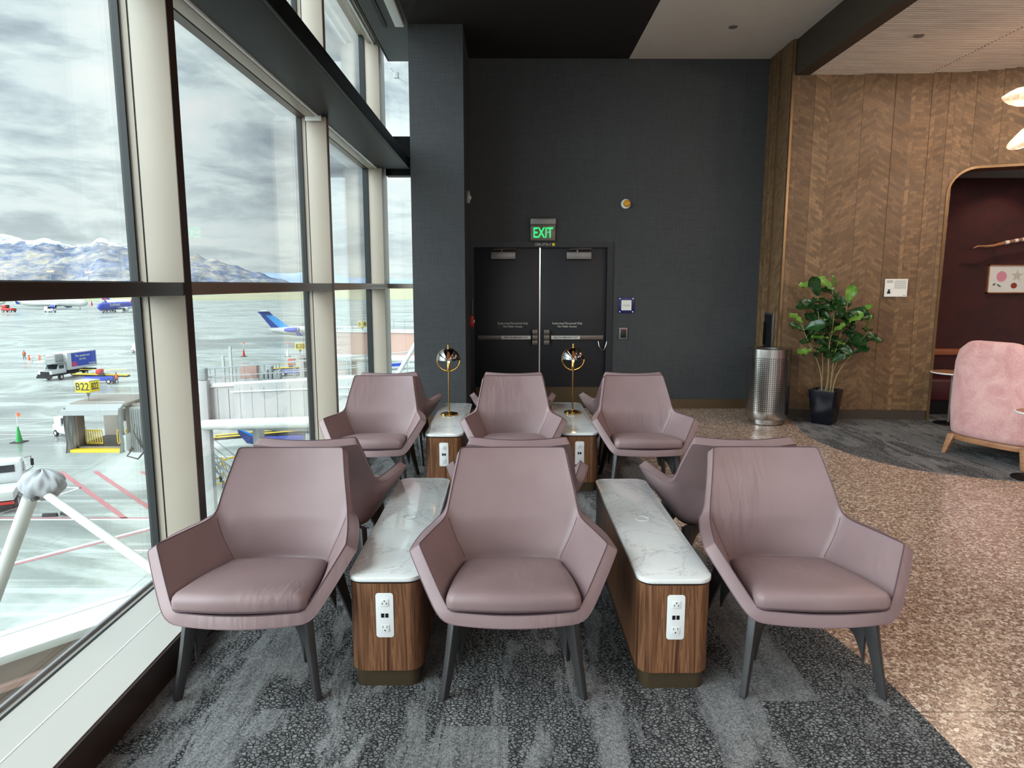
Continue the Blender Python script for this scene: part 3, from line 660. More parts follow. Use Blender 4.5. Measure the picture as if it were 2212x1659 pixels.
# ---------------------------------------------------------------- mauve armchair
def make_chair():
    root = thing('armchair', '', 'armchair')
    Y0 = -0.40
    rowz = [0.355, 0.415, 0.485, 0.565, 0.585, 0.66, 0.76, 0.85, 0.870]
    def wz(z):
        pts = [(0.355, .212), (0.42, .232), (0.50, .272), (0.56, .297), (0.585, .304), (0.64, .298), (0.76, .272), (0.868, .250)]
        for (a, b), (c, d) in zip(pts[:-1], pts[1:]):
            if z <= c: return b + (d - b) * (z - a) / (c - a)
        return pts[-1][1]
    def ye(z): t = z - .355; return .468 - .044 * t + .89 * t * t
    cols = [-1, -.90, -.45, 0, .45, .90, 1]; NC = len(cols) - 1
    b = bmesh.new(); back = []
    for z in rowz:
        w = wz(z); row = []
        for c in cols:
            y = ye(z) + 0.044 * (1 - c * c) + (0.012 if z < .56 else 0) * (1 - c * c)
            zz = z - (0.010 * (1 - c * c) if z > .8 else 0)
            row.append(b.verts.new((c * w, y + Y0, zz)))
        back.append(row)
    for r in range(len(rowz) - 1):
        for c in range(NC): b.faces.new((back[r][c], back[r][c + 1], back[r + 1][c + 1], back[r + 1][c]))
    ts = [0.0, .045, .33, .66]           # from the front edge of the arm to the seam
    arms = {}
    for s in (-1, 1):
        grid = []
        for r in range(5):
            q = (rowz[r] - rowz[0]) / (rowz[4] - rowz[0])
            F = Vector((0.252 + (.385 - .252) * q ** 0.95, -0.040 + 0.165 * q, 0.392 + (0.600 - .392) * q))
            Sm = Vector((wz(rowz[r]), ye(rowz[r]), rowz[r]))
            row = []
            for t in ts:
                p = F.lerp(Sm, t)
                bow = 0.010 * sin(pi * t) * (1 if 0 < r < 4 else .4); p.x += bow
                row.append(b.verts.new((s * p.x, p.y + Y0, p.z)))
            row.append(back[r][NC] if s > 0 else back[r][0]); grid.append(row)
        for r in range(4):
            for k in range(4):
                f = (grid[r][k], grid[r][k + 1], grid[r + 1][k + 1], grid[r + 1][k])
                b.faces.new(f if s < 0 else f[::-1])
        arms[s] = grid
    pan = []
    for k in range(4):
        L_ = arms[-1][0][k]; R_ = arms[1][0][k]; row = [L_]
        for c in cols[1:-1]:
            x = c * R_.co.x; y = L_.co.y - (0.030 if k == 0 else 0.028 * (1 - k / 3)) * (1 - c * c); z = L_.co.z - (0.012 if k else 0.004) * (1 - c * c)
            row.append(b.verts.new((x, y, z)))
        row.append(R_); pan.append(row)
    pan.append(back[0])
    for k in range(4):
        for c in range(NC): b.faces.new((pan[k][c], pan[k][c + 1], pan[k + 1][c + 1], pan[k + 1][c]))
    cr = b.edges.layers.float.new('crease_edge')
    for e in b.edges:
        if all(v in [arms[s][4][k] for s in (-1, 1) for k in range(5)] + [back[r][c] for r in range(4, 9) for c in (0, NC)] + back[8] + [arms[s][r][0] for s in (-1, 1) for r in range(5)] + pan[0] for v in e.verts) and len(e.link_faces) == 1:
            e[cr] = 0.0
    bmesh.ops.recalc_face_normals(b, faces=b.faces)
    # make the normals point to the sitter (inside)
    b.faces.ensure_lookup_table(); f0 = back[2][3].link_faces[0]
    if f0.normal.y > 0: bmesh.ops.reverse_faces(b, faces=b.faces)
    sh = mesh_obj('shell', b, [M['leather']], root, smooth=True, ang=180)
    md = sh.modifiers.new('sub', 'SUBSURF'); md.levels = 3; md.render_levels = 3
    dg = bpy.context.evaluated_depsgraph_get(); dg.update(); inner = bpy.data.meshes.new_from_object(sh.evaluated_get(dg))
    # boundary loop of the inner surface -> piping
    ib = bmesh.new(); ib.from_mesh(inner); ib.normal_update()
    be = [e for e in ib.edges if len(e.link_faces) == 1]; nb = {}
    for e in be:
        for v in e.verts: nb.setdefault(v, []).append(e.other_vert(v))
    v0 = be[0].verts[0]; loop = [v0]; prev = None; cur = v0
    while True:
        nx = [v for v in nb[cur] if v is not prev][0]
        if nx is v0: break
        loop.append(nx); prev, cur = cur, nx
    lp = [(v.co + v.normal * 0.001).copy() for v in loop][::2]
    TH = 0.050
    lo = [(v.co - v.normal * (TH - .001)).copy() for v in loop][::2]
    bvh = BVHTree.FromBMesh(ib); seams = []
    for s in (-1, 1):
        pts = []
        for k in range(15):
            z = 0.40 + (0.578 - 0.40) * k / 14
            loc, nr, _, _ = bvh.find_nearest(Vector((s * wz(z), ye(z) + Y0, z))); pts.append(loc + nr * 0.0004)
        seams.append(pts)
    ib.free()
    md = sh.modifiers.new('thick', 'SOLIDIFY'); md.thickness = TH; md.offset = -1; md.use_even_offset = True
    md = sh.modifiers.new('round', 'BEVEL'); md.width = 0.009; md.segments = 3; md.limit_method = 'ANGLE'; md.angle_limit = radians(50)
    bake(sh)
    sh.data.polygons.foreach_set('use_smooth', [True] * len(sh.data.polygons))
    m = MB(); m.tube(lp, 0.0023, 6, closed=True); m.build('piping', M['piping'], root, smooth=True, ang=180)
    MB().tube(lo, 0.0020, 6, closed=True).build('outer_piping', M['stitch'], root, smooth=True, ang=180)
    for p in seams: MB().tube(p, 0.0013, 5).build('seam', M['piping'], root, smooth=True, ang=180)
    # seat cushion
    out = []
    n = 10
    fr = [(-.252, -.052), (0, -.074), (.252, -.052)]
    ol = []
    def arc(cx, cy, r, a0, a1, k=7): return [(cx + r * cos(radians(a0 + (a1 - a0) * i / k)), cy + r * sin(radians(a0 + (a1 - a0) * i / k))) for i in range(k + 1)]
    ol += arc(-.222, -.012, .042, 180, 255) + [(-.12, -.066), (-.05, -.072), (.05, -.072), (.12, -.066)] + arc(.222, -.012, .042, 285, 360)
    ol += [(.262, .06), (.256, .16), (.243, .28), (.230, .38)] + arc(.190, .435, .035, 10, 80) + [(.1, .485), (0, .492), (-.1, .485)] + arc(-.190, .435, .035, 100, 170) + [(-.230, .38), (-.243, .28), (-.256, .16), (-.262, .06)]
    def zb(y): return 0.393 - 0.068 * (y + .06) / .55
    rings = []
    cx, cy = 0, .2
    prof = [(.95, .0), (.985, .005), (1.0, .020), (1.002, .042), (.990, .058), (.965, .070), (.92, .079), (.80, .086), (.6, .0895), (.35, .0905), (.06, .0905)]
    for sc_, h in prof:
        ring = []; kb = min(1.0, max(0.0, (1 - sc_) * 1.6))
        for x, y in ol:
            a = atan2(y - cy, x); ex, ey = .262 * cos(a), .27 * sin(a)
            px, py = (x + (ex - x) * kb) * sc_, cy + ((y - cy) + (ey - (y - cy)) * kb) * sc_
            ring.append((px, py + Y0, zb(py) + h))
        rings.append(ring)
    cu = MB().loft(rings).build('seat_cushion', M['leather'], root, smooth=True, ang=180)
    for hh, rr in ((.010, .0022),):
        MB().tube([(x * .994, cy + (y - cy) * .994 + Y0, zb(y) + hh) for x, y in ol], rr, 6, closed=True).build('cushion_piping', M['piping'], cu, smooth=True, ang=180)
    # legs and under-frame
    for sx in (-1, 1):
        for fr_ in (1, 0):
            ft = Vector((sx * .28, 0.0 if fr_ else .655)); tp = Vector((sx * .225, .065 if fr_ else .53))
            c = Vector((0, .31)); d = (c - tp).normalized(); w = Vector((-d.y, d.x))
            zt = 0.345 if fr_ else 0.335
            rings = []
            for z, hw, ht in ((0.0, .015, .012), (.01, .016, .013), (.12, .019, .014), (.22, .024, .016), (zt, .034, .018)):
                q = z / zt; p = ft.lerp(tp, q)
                rings.append([(p.x + d.x * a + w.x * e, p.y + d.y * a + w.y * e + Y0, z) for a, e in ((-hw, -ht), (hw, -ht), (hw, ht), (-hw, ht))])
            m = MB().loft(rings)
            # curved bracket that runs under the seat
            a_ = [(0.0, .12), (.022, .18), (.045, .225), (.085, .262), (.14, .284), (.22, .296), (.22, zt - .004), (0.0, zt - .004)]
            m.loft([[(tp.x + d.x * s_ + w.x * e, tp.y + d.y * s_ + w.y * e + Y0, z) for s_, z in a_] for e in (-.013, .013)])
            m.build('leg', M['legblack'], root, bevel=.004)
    MB().box(-.20, .20, .12 + Y0, .46 + Y0, .312, .338).build('underframe', M['legblack'], root, bevel=.006)
    return root
chair0 = make_chair()
chairs = [   # x, y of centre, facing, label
    (-1.043, 2.94, 0.0, 'mauve leather armchair facing the viewer in the front row, nearest the window sill'),
    (0.022, 2.94, 0.0, 'mauve leather armchair facing the viewer, between the two nearest marble-topped consoles'),
    (1.236, 2.94, -0.02, 'mauve leather armchair facing the viewer, front row, on the edge of the terrazzo'),
    (-1.03, 3.73, pi, 'mauve armchair turned away, back to back with the front chair by the window'),
    (0.055, 3.73, pi, 'mauve armchair turned away, mostly hidden behind the middle front chair'),
    (1.21, 3.73, pi, 'mauve armchair turned away, back to back with the front chair beside the terrazzo'),
    (-1.07, 5.58, 0.0, 'mauve leather armchair facing the viewer in the second row, by the window mullion'),
    (0.045, 5.58, 0.0, 'mauve leather armchair facing the viewer in the second row, between the two brass lamps'),
    (1.088, 5.58, 0.0, 'mauve leather armchair with creased back, second row, right of the right brass lamp'),
    (-1.06, 6.37, pi, 'mauve armchair turned away, behind the second row chair by the window'),
    (0.05, 6.37, pi, 'mauve armchair turned away, behind the second row chair between the lamps'),
    (1.12, 6.37, pi, 'mauve armchair turned away, behind the second row chair right of the lamps')]
for i, (x, y, a, lb) in enumerate(chairs):
    o = chair0 if i == 0 else copy_tree(chair0)
    o.location = (x, y, 0.0045); o.rotation_euler = (0, 0, a); tag(o, lb, 'armchair', 'mauve armchairs in back to back rows')

# ---------------------------------------------------------------- console tables
def make_table():
    t = thing('console_table', '', 'table')
    L_ = 1.44; W = .305; r = .062
    MB().prism(rrect(-W / 2 + .02, W / 2 - .02, -L_ / 2 + .02, L_ / 2 - .02, r - .02), 0, .075).build('plinth', M['bronze'], t, smooth=True, ang=50)
    MB().prism(rrect(-W / 2 + .006, W / 2 - .006, -L_ / 2 + .006, L_ / 2 - .006, r), .075, .452).build('body', M['walnut'], t, smooth=True, ang=50)
    MB().prism(rrect(-W / 2 + .012, W / 2 - .012, -L_ / 2 + .012, L_ / 2 - .012, r - .01), .452, .460).build('shadow_gap', M['gapblack'], t, smooth=True, ang=50)
    MB().prism(rrect(-W / 2, W / 2, -L_ / 2, L_ / 2, r + .004, 8), .460, .480).build('marble_top', M['marble'], t, bevel=.004)
    m = MB(); m.lathe([(.036, .480), (.036, .4825), (.030, .4825), (.030, .4805)], 32, cap=False); m.build('charging_ring', M['white'], t, smooth=True)
    p = MB()
    rr = rrect(-.036, .036, -.095, .095, .012)
    yf = -L_ / 2 + .006
    p.loft([[(x, yf + .0, z + .318) for x, z in rr], [(x, yf - .004, z + .318) for x, z in rr]])
    p = p.build('outlet_panel', M['white'], t, bevel=.001)
    for zc, fl in ((.373, 1), (.263, -1)):
        q = MB().box(-.017, .017, yf - .007, yf - .004, zc - .016, zc + .016).build('outlet', M['white'], p, bevel=.0015)
        m = MB(); m.box(-.0095, -.0070, yf - .0076, yf - .0066, zc - .005 * fl - .002, zc - .005 * fl + .007); m.box(.0070, .0095, yf - .0076, yf - .0066, zc - .005 * fl - .002, zc - .005 * fl + .007)
        m.cyl((0, yf - .0066, zc + .008 * fl), (0, yf - .0076, zc + .008 * fl), .003, n=10); m.build('slots', M['black'], q)
    for sx in (-.0085, .0085): MB().box(sx - .0065, sx + .0065, yf - .0055, yf - .004, .309, .327).build('usb_port', M['black'], p, bevel=.001)
    return t
tb = make_table()
tabs = [(-.500, 3.335, 'marble topped walnut console between the front window chair and the middle chair'),
        (.676, 3.310, 'marble topped walnut console between the middle front chair and the terrazzo side chair'),
        (-.505, 5.99, 'marble topped walnut console carrying the left brass lamp'),
        (.570, 6.03, 'marble topped walnut console carrying the right brass lamp')]
for i, (x, y, lb) in enumerate(tabs):
    o = tb if i == 0 else copy_tree(tb)
    o.location = (x, y, 0.004); tag(o, lb, 'table', 'walnut consoles with marble tops')

# ---------------------------------------------------------------- brass table lamps
def make_lamp():
    t = thing('table_lamp', '', 'lamp')
    MB().lathe([(.078, 0), (.080, .006), (.078, .014), (.060, .020), (.030, .024), (.014, .028), (.010, .034)], 40).build('base', M['brass'], t, smooth=True)
    MB().cyl((0, 0, .03), (0, 0, .46), .0065, n=14).build('stem', M['brass'], t, smooth=True)
    zc = .498; R = .102
    MB().tube([(R * cos(a), 0, zc + R * sin(a)) for a in [2 * pi * k / 48 for k in range(48)]], .0052, 8, closed=True).build('ring', M['brass'], t, smooth=True, ang=180)
    MB().lathe([(.011, .40), (.013, .41), (.013, .465), (.010, .47)], 16).build('socket', M['brass'], t, smooth=True)
    MB().lathe([(.009, .47), (.011, .485), (.011, .560), (.004, .572)], 14).build('bulb', M['bulb'], t, smooth=True)
    prof = [((R + .004) * cos(radians(a)), zc + (R + .004) * sin(radians(a))) for a in range(0, 88, 6)]
    prof2 = [((R + .001) * cos(radians(a)), zc + (R + .001) * sin(radians(a))) for a in range(84, -1, -6)]
    MB().lathe(prof + prof2, 44, cap=False).build('glass_dome', M['smoke'], t, smooth=True, ang=180)
    MB().lathe([(.014, .600), (.014, .604), (.007, .606), (.007, .622), (.009, .624), (.009, .634), (.003, .637)], 16).build('finial', M['brass'], t, smooth=True)
    l = bpy.data.lights.new('bulb_light', 'POINT'); l.energy = 2.0; l.color = (1, .68, .36); l.shadow_soft_size = .02
    lo = bpy.data.objects.new('bulb_light', l); lo.location = (0, -.0, .53); COL.objects.link(lo); lo.parent = t
    return t
lp = make_lamp()
for i, (x, y, lb) in enumerate([(-.530, 6.09, 'brass table lamp with smoked dome in front of the grey pier'), (.592, 6.175, 'brass table lamp with smoked dome in front of the double doors')]):
    o = lp if i == 0 else copy_tree(lp)
    o.location = (x, y, .4850); o.rotation_euler = (0, 0, 0.06); tag(o, lb, 'lamp', 'brass dome lamps')

# ---------------------------------------------------------------- right-hand side
t = thing('litter_bin', 'tall perforated stainless steel bin in front of the wood wall corner', 'bin', (3.115, 8.105, 0))
def cyl_uv(name, r, z0, z1, n, us, vs_, mat, par, lip=True):
    m = MB(); prof = [(r, z0), (r, z1)]; vs = []; fs = []; uv = []
    for k in range(n):
        for z in (z0, z1): a = 2 * pi * k / n; vs.append((r * cos(a), r * sin(a), z))
    for k in range(n): j = (k + 1) % n; fs.append((2 * k, 2 * j, 2 * j + 1, 2 * k + 1)); uv.append([(k / n * us, 0), ((k + 1) / n * us, 0), ((k + 1) / n * us, vs_), (k / n * us, vs_)])
    me = bpy.data.meshes.new(name); me.from_pydata(vs, [], fs); ul = me.uv_layers.new(name='UVMap')
    for p, q in zip(me.polygons, uv):
        for li, c in zip(p.loop_indices, q): ul.data[li].uv = c
        p.use_smooth = True
    me.materials.append(mat); o = bpy.data.objects.new(name, me); COL.objects.link(o); o.parent = par; return o
MB().lathe([(.205, .008), (.207, .05), (.207, .085)], 48).build('base_ring', M['steel'], t, smooth=True, ang=40)
MB().lathe([(.245, .07), (.248, .075), (.248, .16)], 64, cap=False).build('lower_band', M['steel'], t, smooth=True, ang=40)
bd = cyl_uv('perforated_body', .248, .16, .80, 96, 66, 28, M['perf'], t)
MB().lathe([(.248, .80), (.248, .90), (.240, .905), (.20, .905), (.15, .895), (.15, .60)], 64, cap=False).build('rim', M['steel'], t, smooth=True, ang=40)
for a in (0, 90, 180, 270): MB().cyl((.18 * cos(radians(a + 40)), .18 * sin(radians(a + 40)), 0), (.18 * cos(radians(a + 40)), .18 * sin(radians(a + 40)), .012), .015, n=10).build('foot', M['black'], t)
t = thing('wall_dispenser', 'dark grey recessed slot unit on the wood wall behind the bin', 'dispenser', (3.285, 8.60, 1.06))
MB().box(-.02, .0, -.16, .14, -.25, .24).build('frame', M['nickel'], t, bevel=.004)
MB().box(-.026, -.018, -.13, .11, -.23, .22).build('recess', M['black'], t, bevel=.003)
MB().box(-.045, -.02, .06, .09, -.16, .12).build('handle', M['blackmetal'], t, bevel=.004)

# fiddle leaf plant in its pot
t = thing('plant_pot', 'tapered square black planter beside the steel bin', 'plant pot', (3.79, 8.05, .004), radians(45))
m = MB(); a, b = .150, .108
m.loft([[(x * b, y * b, 0) for x, y in ((-1, -1), (1, -1), (1, 1), (-1, 1))], [(x * a, y * a, .41) for x, y in ((-1, -1), (1, -1), (1, 1), (-1, 1))], [(x * (a - .012), y * (a - .012), .41) for x, y in ((-1, -1), (1, -1), (1, 1), (-1, 1))], [(x * (a - .02), y * (a - .02), .36) for x, y in ((-1, -1), (1, -1), (1, 1), (-1, 1))]])
m.build('pot', M['potblack'], t, bevel=.004)
t2 = thing('fiddle_leaf_plant', 'tall leafy fiddle-leaf plant growing in the black planter', 'plant', (3.79, 8.05, .37))
MB().box(-.10, .10, -.10, .10, -.0, .025).build('moss', M['moss'], t2, bevel=.01)
def leaf(m, base, dirv, up, L_, W, mat):
    d = Vector(dirv).normalized(); s = d.cross(Vector(up)).normalized(); n = s.cross(d).normalized()
    prof = [(0, .04), (.08, .14), (.22, .26), (.36, .32), (.5, .40), (.66, .50), (.80, .48), (.91, .34), (.98, .12), (1.0, .02)]
    vs = []; fs = []
    for k, (q, w) in enumerate(prof):
        c = Vector(base) + d * (q * L_) + n * (-.28 * L_ * q * q + .03 * L_ * sin(7 * q))
        wob = .015 * sin(k * 2.3)
        for e in (-1, -.5, 0, .5, 1): vs.append(c + s * (e * w * W) + n * ((abs(e) ** 1.5) * .16 * W + (wob if abs(e) == 1 else 0)))
    nrow = len(prof)
    base_n = len(vs)
    vs += [v - n * .0012 for v in vs]
    for k in range(nrow - 1):
        for e in range(4):
            q = k * 5 + e; fs.append((q, q + 1, q + 6, q + 5)); fs.append((base_n + q + 5, base_n + q + 6, base_n + q + 1, base_n + q))
    m.add(vs, fs, mat)
rnd = random.Random(21)
stems = [(-.05, -.03, -.36, -.05, .78), (-.03, .03, -.17, .05, 1.25), (-.01, -.02, -.02, -.10, .92), (.02, .02, .03, .05, 1.22), (.03, -.03, .17, -.05, 1.05), (.06, .03, .38, .04, .95), (.05, -.05, .46, -.02, .72)]
for (bx, by, tx, ty, h) in stems:
    pts = []
    for k in range(9):
        q = k / 8; pts.append((bx + (tx - bx) * q ** 1.5 + .01 * sin(q * 9 + bx * 40), by + (ty - by) * q, .02 + h * q))
    st = MB().tube(pts, [.007 - .0035 * k / 8 for k in range(9)], 7).build('stem', M['stem'], t2, smooth=True)
    nl = 13 if h > 1 else 10
    for j in range(nl):
        q = .38 + .62 * j / (nl - 1) if h > .8 else .5 + .5 * j / (nl - 1)
        i = min(7, int(q * 8)); f = q * 8 - i; p = Vector(pts[i]).lerp(Vector(pts[min(8, i + 1)]), f)
        a = j * 2.4 + rnd.uniform(-.5, .5) + bx * 30
        dv = Vector((cos(a), sin(a) * .5 - .15, rnd.uniform(-.15, .95)))
        if p.y + dv.y * .2 > .16: dv.y = -abs(dv.y)
        L_ = rnd.uniform(.17, .25) * (1.0 if q > .55 else .75)
        mt = M['leaflight'] if (q > .95 and rnd.random() < .6) or rnd.random() < .08 else M['leafdark']
        m = MB(); m.tube([p, p + dv.normalized() * .03], .0025, 5, M['stem']); leaf(m, p + dv.normalized() * .025, dv, (rnd.uniform(-.5, .5), rnd.uniform(-1.3, -.1), rnd.uniform(.35, 1)), L_, L_ * .62, mt)
        m.build('leaf', None, st, smooth=True, ang=180)
# info card
t = thing('information_card', 'white printed card on the wood mosaic wall right of the plant', 'card', (4.65, yw(4.65) - .022, 1.61), -0.06)
MB().box(-.132, .132, -.006, 0, -.105, .105).build('board', M['paper'], t)
m = MB()
for k in range(3): m.box(-.115, -.04, -.008, -.006, .085 - k * .012, .090 - k * .012)
for k in range(10): m.box(-.022, .115, -.008, -.006, .086 - k * .0105, .0885 - k * .0105)
m.box(.085, .118, -.008, -.006, -.092, -.087)
m.build('print_lines', M['greytext'], t)
p = MB().box(-.115, -.05, -.008, -.006, -.07, -.005).build('portrait_photo', M['whitemat'], t)
m = MB(); m.lathe([(.010, -.0085), (.010, -.0095)], 14, axis='y', c=(-.082, 0, -.026)); m.prism([(-.1, 0), (-.066, 0), (-.07, 0.001)], 0, .001)
m.add([(-.104, -.009, -.069), (-.062, -.009, -.069), (-.068, -.009, -.040), (-.076, -.009, -.034), (-.09, -.009, -.034), (-.098, -.009, -.040)], [(0, 1, 2, 3, 4, 5)]); m.build('portrait_figure', M['black'], p)

# niche furnishings
t = thing('banquette', 'maroon leather bench with tan top rail inside the red niche', 'bench', (6.6, 9.16, .004))
MB().box(-1.42, 1.4, -.62, -.02, .18, .46).build('seat', M['maroon'], t, bevel=.03, seg=3)
MB().box(-1.42, 1.4, -.14, -.02, .46, .72).build('backrest', M['velvet'], t, bevel=.02)
MB().box(-1.42, 1.4, -.17, -.02, .72, .80).build('top_rail', M['tan'], t, bevel=.01)
MB().box(-1.40, 1.38, -.56, -.04, 0, .18).build('plinth', M['black'], t)
t = thing('picture', 'framed abstract picture with pink circle and rust dot on the niche wall', 'picture', (6.66, 9.155, 1.72))
w, h = .31, .185
m = MB(); m.box(-w, w, -.03, 0, h - .014, h); m.box(-w, w, -.03, 0, -h, -h + .014); m.box(-w, -w + .014, -.03, 0, -h, h); m.box(w - .014, w, -.03, 0, -h, h); m.build('frame', M['honey'], t)
MB().box(-w + .012, w - .012, -.016, -.004, -h + .012, h - .012).build('sheet', M['paper'], t)
def disc(m, cx, cz, rx, rz, n=24, y=-.0175, rot=0):
    m.add([(cx + rx * cos(2 * pi * k / n) * cos(rot) - rz * sin(2 * pi * k / n) * sin(rot), y, cz + rx * cos(2 * pi * k / n) * sin(rot) + rz * sin(2 * pi * k / n) * cos(rot)) for k in range(n)], [tuple(range(n))])
m = MB(); disc(m, -.125, .035, .068, .07); m.build('pink_circle', plain('pink_ink', (226, 150, 170), .8), t)
m = MB(); disc(m, .05, -.085, .042, .038); m.build('rust_circle', plain('rust_ink', (150, 62, 44), .8), t)
m = MB(); m.add([(.08 + (.085 if k % 2 == 0 else .035) * cos(2 * pi * k / 10 + .3), -.0175, .045 + (.085 if k % 2 == 0 else .035) * sin(2 * pi * k / 10 + .3)) for k in range(10)], [tuple(range(10))]); m.build('pale_flower', plain('pale_ink', (206, 200, 186), .8), t)
m = MB(); disc(m, -.15, -.085, .034, .012, rot=-.5); disc(m, -.215, -.07, .022, .015, rot=.6); m.build('dark_seeds', M['greytext'], t)
t = thing('branch_sculpture', 'pale bare branch with white bands mounted on the niche wall', 'sculpture', (6.3, 9.02, 2.16))
bp = [(-.26, 0, -.045), (-.20, 0, -.018), (-.10, -.01, -.020), (0.0, 0, -.012), (.10, .01, .012), (.22, 0, .040), (.36, 0, .066), (.55, 0, .08), (.75, 0, .10)]
MB().tube(bp, [.006, .011, .014, .018, .021, .022, .024, .024, .018], 10).build('branch', M['honey'], t, smooth=True)
for k, (a, b) in enumerate((((.155, .005, .025), (.20, .002, .035)), ((.27, 0, .049), (.31, 0, .057)), ((.36, 0, .066), (.42, 0, .070)))):
    MB().cyl(a, b, .0245, n=12).build('white_band', M['white'], t, smooth=True)
for x in (.1, .6): MB().cyl((x, 0, .02 + x * .1), (x, .14, .02 + x * .1), .006, n=8).build('wall_pin', M['brass'], t)
sp = bpy.data.lights.new('niche_spot', 'SPOT'); sp.energy = 16; sp.color = (1, .72, .55); sp.spot_size = radians(100); sp.spot_blend = .6; sp.shadow_soft_size = .03
so = bpy.data.objects.new('niche_spot', sp); so.location = (6.35, 8.5, 2.99); so.rotation_euler = (radians(26), 0, 0); COL.objects.link(so)

def round_table(loc, lb, r, h):
    t = thing('side_table', lb, 'table', loc)
    MB().lathe([(r - .01, h - .018), (r, h - .012), (r, h - .002), (r - .004, h)], 44).build('tabletop', M['white'], t, smooth=True, ang=40)
    MB().lathe([(r - .012, h), (r - .012, h + .001)], 44).build('wood_inlay', M['honey'], t, smooth=True, ang=40)
    MB().cyl((0, 0, .01), (0, 0, h - .02), .014, n=16).build('pole', M['nickel'], t, smooth=True)
    MB().lathe([(.16, 0), (.16, .006), (.05, .012), (.02, .02)], 40).build('base', M['blackmetal'], t, smooth=True)
round_table((5.27, 8.02, .0045), 'round wooden topped side table half behind the pink armchair at the niche', .23, .62)
round_table((4.50, 5.67, .0045), 'round white side table cut off at the edge beside the pink armchair', .18, .58)

# pink barrel armchair seen from behind
t = thing('armchair', 'pink chenille barrel armchair with wooden legs, seen from behind near the niche', 'armchair', (4.76, 6.37, .0045), 0)
ang = atan2(-.92, -.39)     # direction the back of the chair points to (towards the viewer's left)
bx = Vector((-.927, -.374)); rt = Vector((.374, -.927))
def P2(u, v): q = bx * v + rt * u; return q.x, q.y
# plan outline: rounded back, sides running forward (v negative)
def outline(g, vf=-.42):
    pts = []
    hw, dp = .45 + g, .36 + g
    pts.append((-hw, vf))
    for k in range(25):
        a = pi - pi * k / 24; n_ = 2.9
        ca, sa = cos(a), sin(a)
        pts.append((math.copysign(abs(ca) ** (2 / n_), ca) * hw, abs(sa) ** (2 / n_) * dp))
    pts.append((hw, vf)); return pts
out = outline(0.0); inn = outline(-.11)
def ztop(u, v):
    q = max(0.0, min(1.0, (v + .10) / .32)); q = q * q * (3 - 2 * q)
    e = max(0, (abs(u) - .17) / .28); e = min(1, e)
    return .66 + (1.125 - .66) * q - .26 * q * (1 - sqrt(1 - e * e))
rings = []
for kind_, (g0, rows) in enumerate((('o', [0, .03, .12, .3, .5, .7, .86, .95, .985]),)):
    pass
def wallpt(i, f, o): return None
zb0 = .205
for f, gm in ((0, -.03), (.02, -.008), (.08, 0), (.3, .012), (.6, .012), (.85, .004), (.96, -.012), (1.0, -.045)):
    ring = []
    src = outline(gm)
    for (u, v), (u0, v0) in zip(src, out):
        x, y = P2(u, v); ring.append((x, y, zb0 + (ztop(u0, v0) - zb0) * f))
    rings.append(ring)
for f, gm in ((1.0, -.075), (.96, -.105), (.8, -.11), (.3, -.11)):
    ring = []
    src = outline(gm)
    for (u, v), (u0, v0) in zip(src, out):
        x, y = P2(u, v); ring.append((x, y, zb0 + (ztop(u0, v0) - zb0) * f))
    rings.append(ring)
m = MB(); m.loft(rings, cap=False, closed=False)
# close the two front ends
for e in (0, -1):
    vs = [r[e] for r in rings]; m.add(vs, [tuple(range(len(vs)))])
vs0 = [p for p in rings[0]]; m.add(vs0, [tuple(range(len(vs0)))])
m.build('shell', M['pink'], t, smooth=True, ang=50, merge=.0005)
ol = outline(-.13, -.44)
m = MB(); m.loft([[(*P2(u * s_, v * s_), z) for u, v in ol] for s_, z in ((.95, .21), (.99, .25), (1, .38), (.985, .42), (.9, .44))]); m.build('seat_cushion', M['pink'], t, smooth=True, ang=50)
ol = outline(-.015, -.40)
m = MB(); m.loft([[(*P2(u, v), z) for u, v in ol] for z in (.15, .202)]); m.build('base_frame', M['honey'], t, bevel=.004)
for u, v, su, sv in ((-.335, .27, -.035, .06), (.335, .27, .035, .06), (-.38, -.34, -.05, -.05), (.38, -.34, .05, -.05)):
    m = MB(); r = []
    for q, hw in ((0, .036), (1, .018)):
        cu, cv = u + su * q, v + sv * q; r.append([(*P2(cu + a * hw, cv + b_ * hw), .195 - .195 * q) for a, b_ in ((-1, -1), (1, -1), (1, 1), (-1, 1))])
    m.loft(r); m.build('leg', M['honey'], t, bevel=.004)

# pendant glass lamps, ceiling sensors
def pendant(loc, lb, s, tilt):
    t = thing('pendant_lamp', lb, 'lamp', loc)
    rings = []; n = 26
    for k, (q, w) in enumerate(((0, .02), (.06, .30), (.16, .55), (.32, .82), (.5, .97), (.68, 1.0), (.84, .82), (.95, .5), (1, .05))):
        rings.append([((q - .5) * 2 * .26 * s, w * .12 * s * (1.25 + .10 * sin(5 * 2 * pi * i / n)) * cos(2 * pi * i / n), w * .085 * s * (1 + .12 * sin(3 * 2 * pi * i / n + k)) * sin(2 * pi * i / n)) for i in range(n)])
    o = MB().loft(rings).build('glass_shade', M['crystal'], t, smooth=True, ang=180); o.rotation_euler = (0, tilt, .2)
    MB().cyl((0, 0, .07 * s), (0, 0, 4.05 - loc[2]), .003, n=8).build('cord', M['goldtrim'], t)
    l = bpy.data.lights.new('pendant_light', 'POINT'); l.energy = 5; l.color = (1, .78, .58); l.shadow_soft_size = .1
    lo = bpy.data.objects.new('pendant_light', l); lo.location = (0, 0, -.18); COL.objects.link(lo); lo.parent = t
pendant((4.92, 6.8, 3.42), 'glowing organic glass pendant lamp at the frame edge, the higher one', 1.0, -.10)
pendant((5.10, 6.95, 3.08), 'glowing organic glass pendant lamp at the frame edge, the lower one', 1.0, -.5)
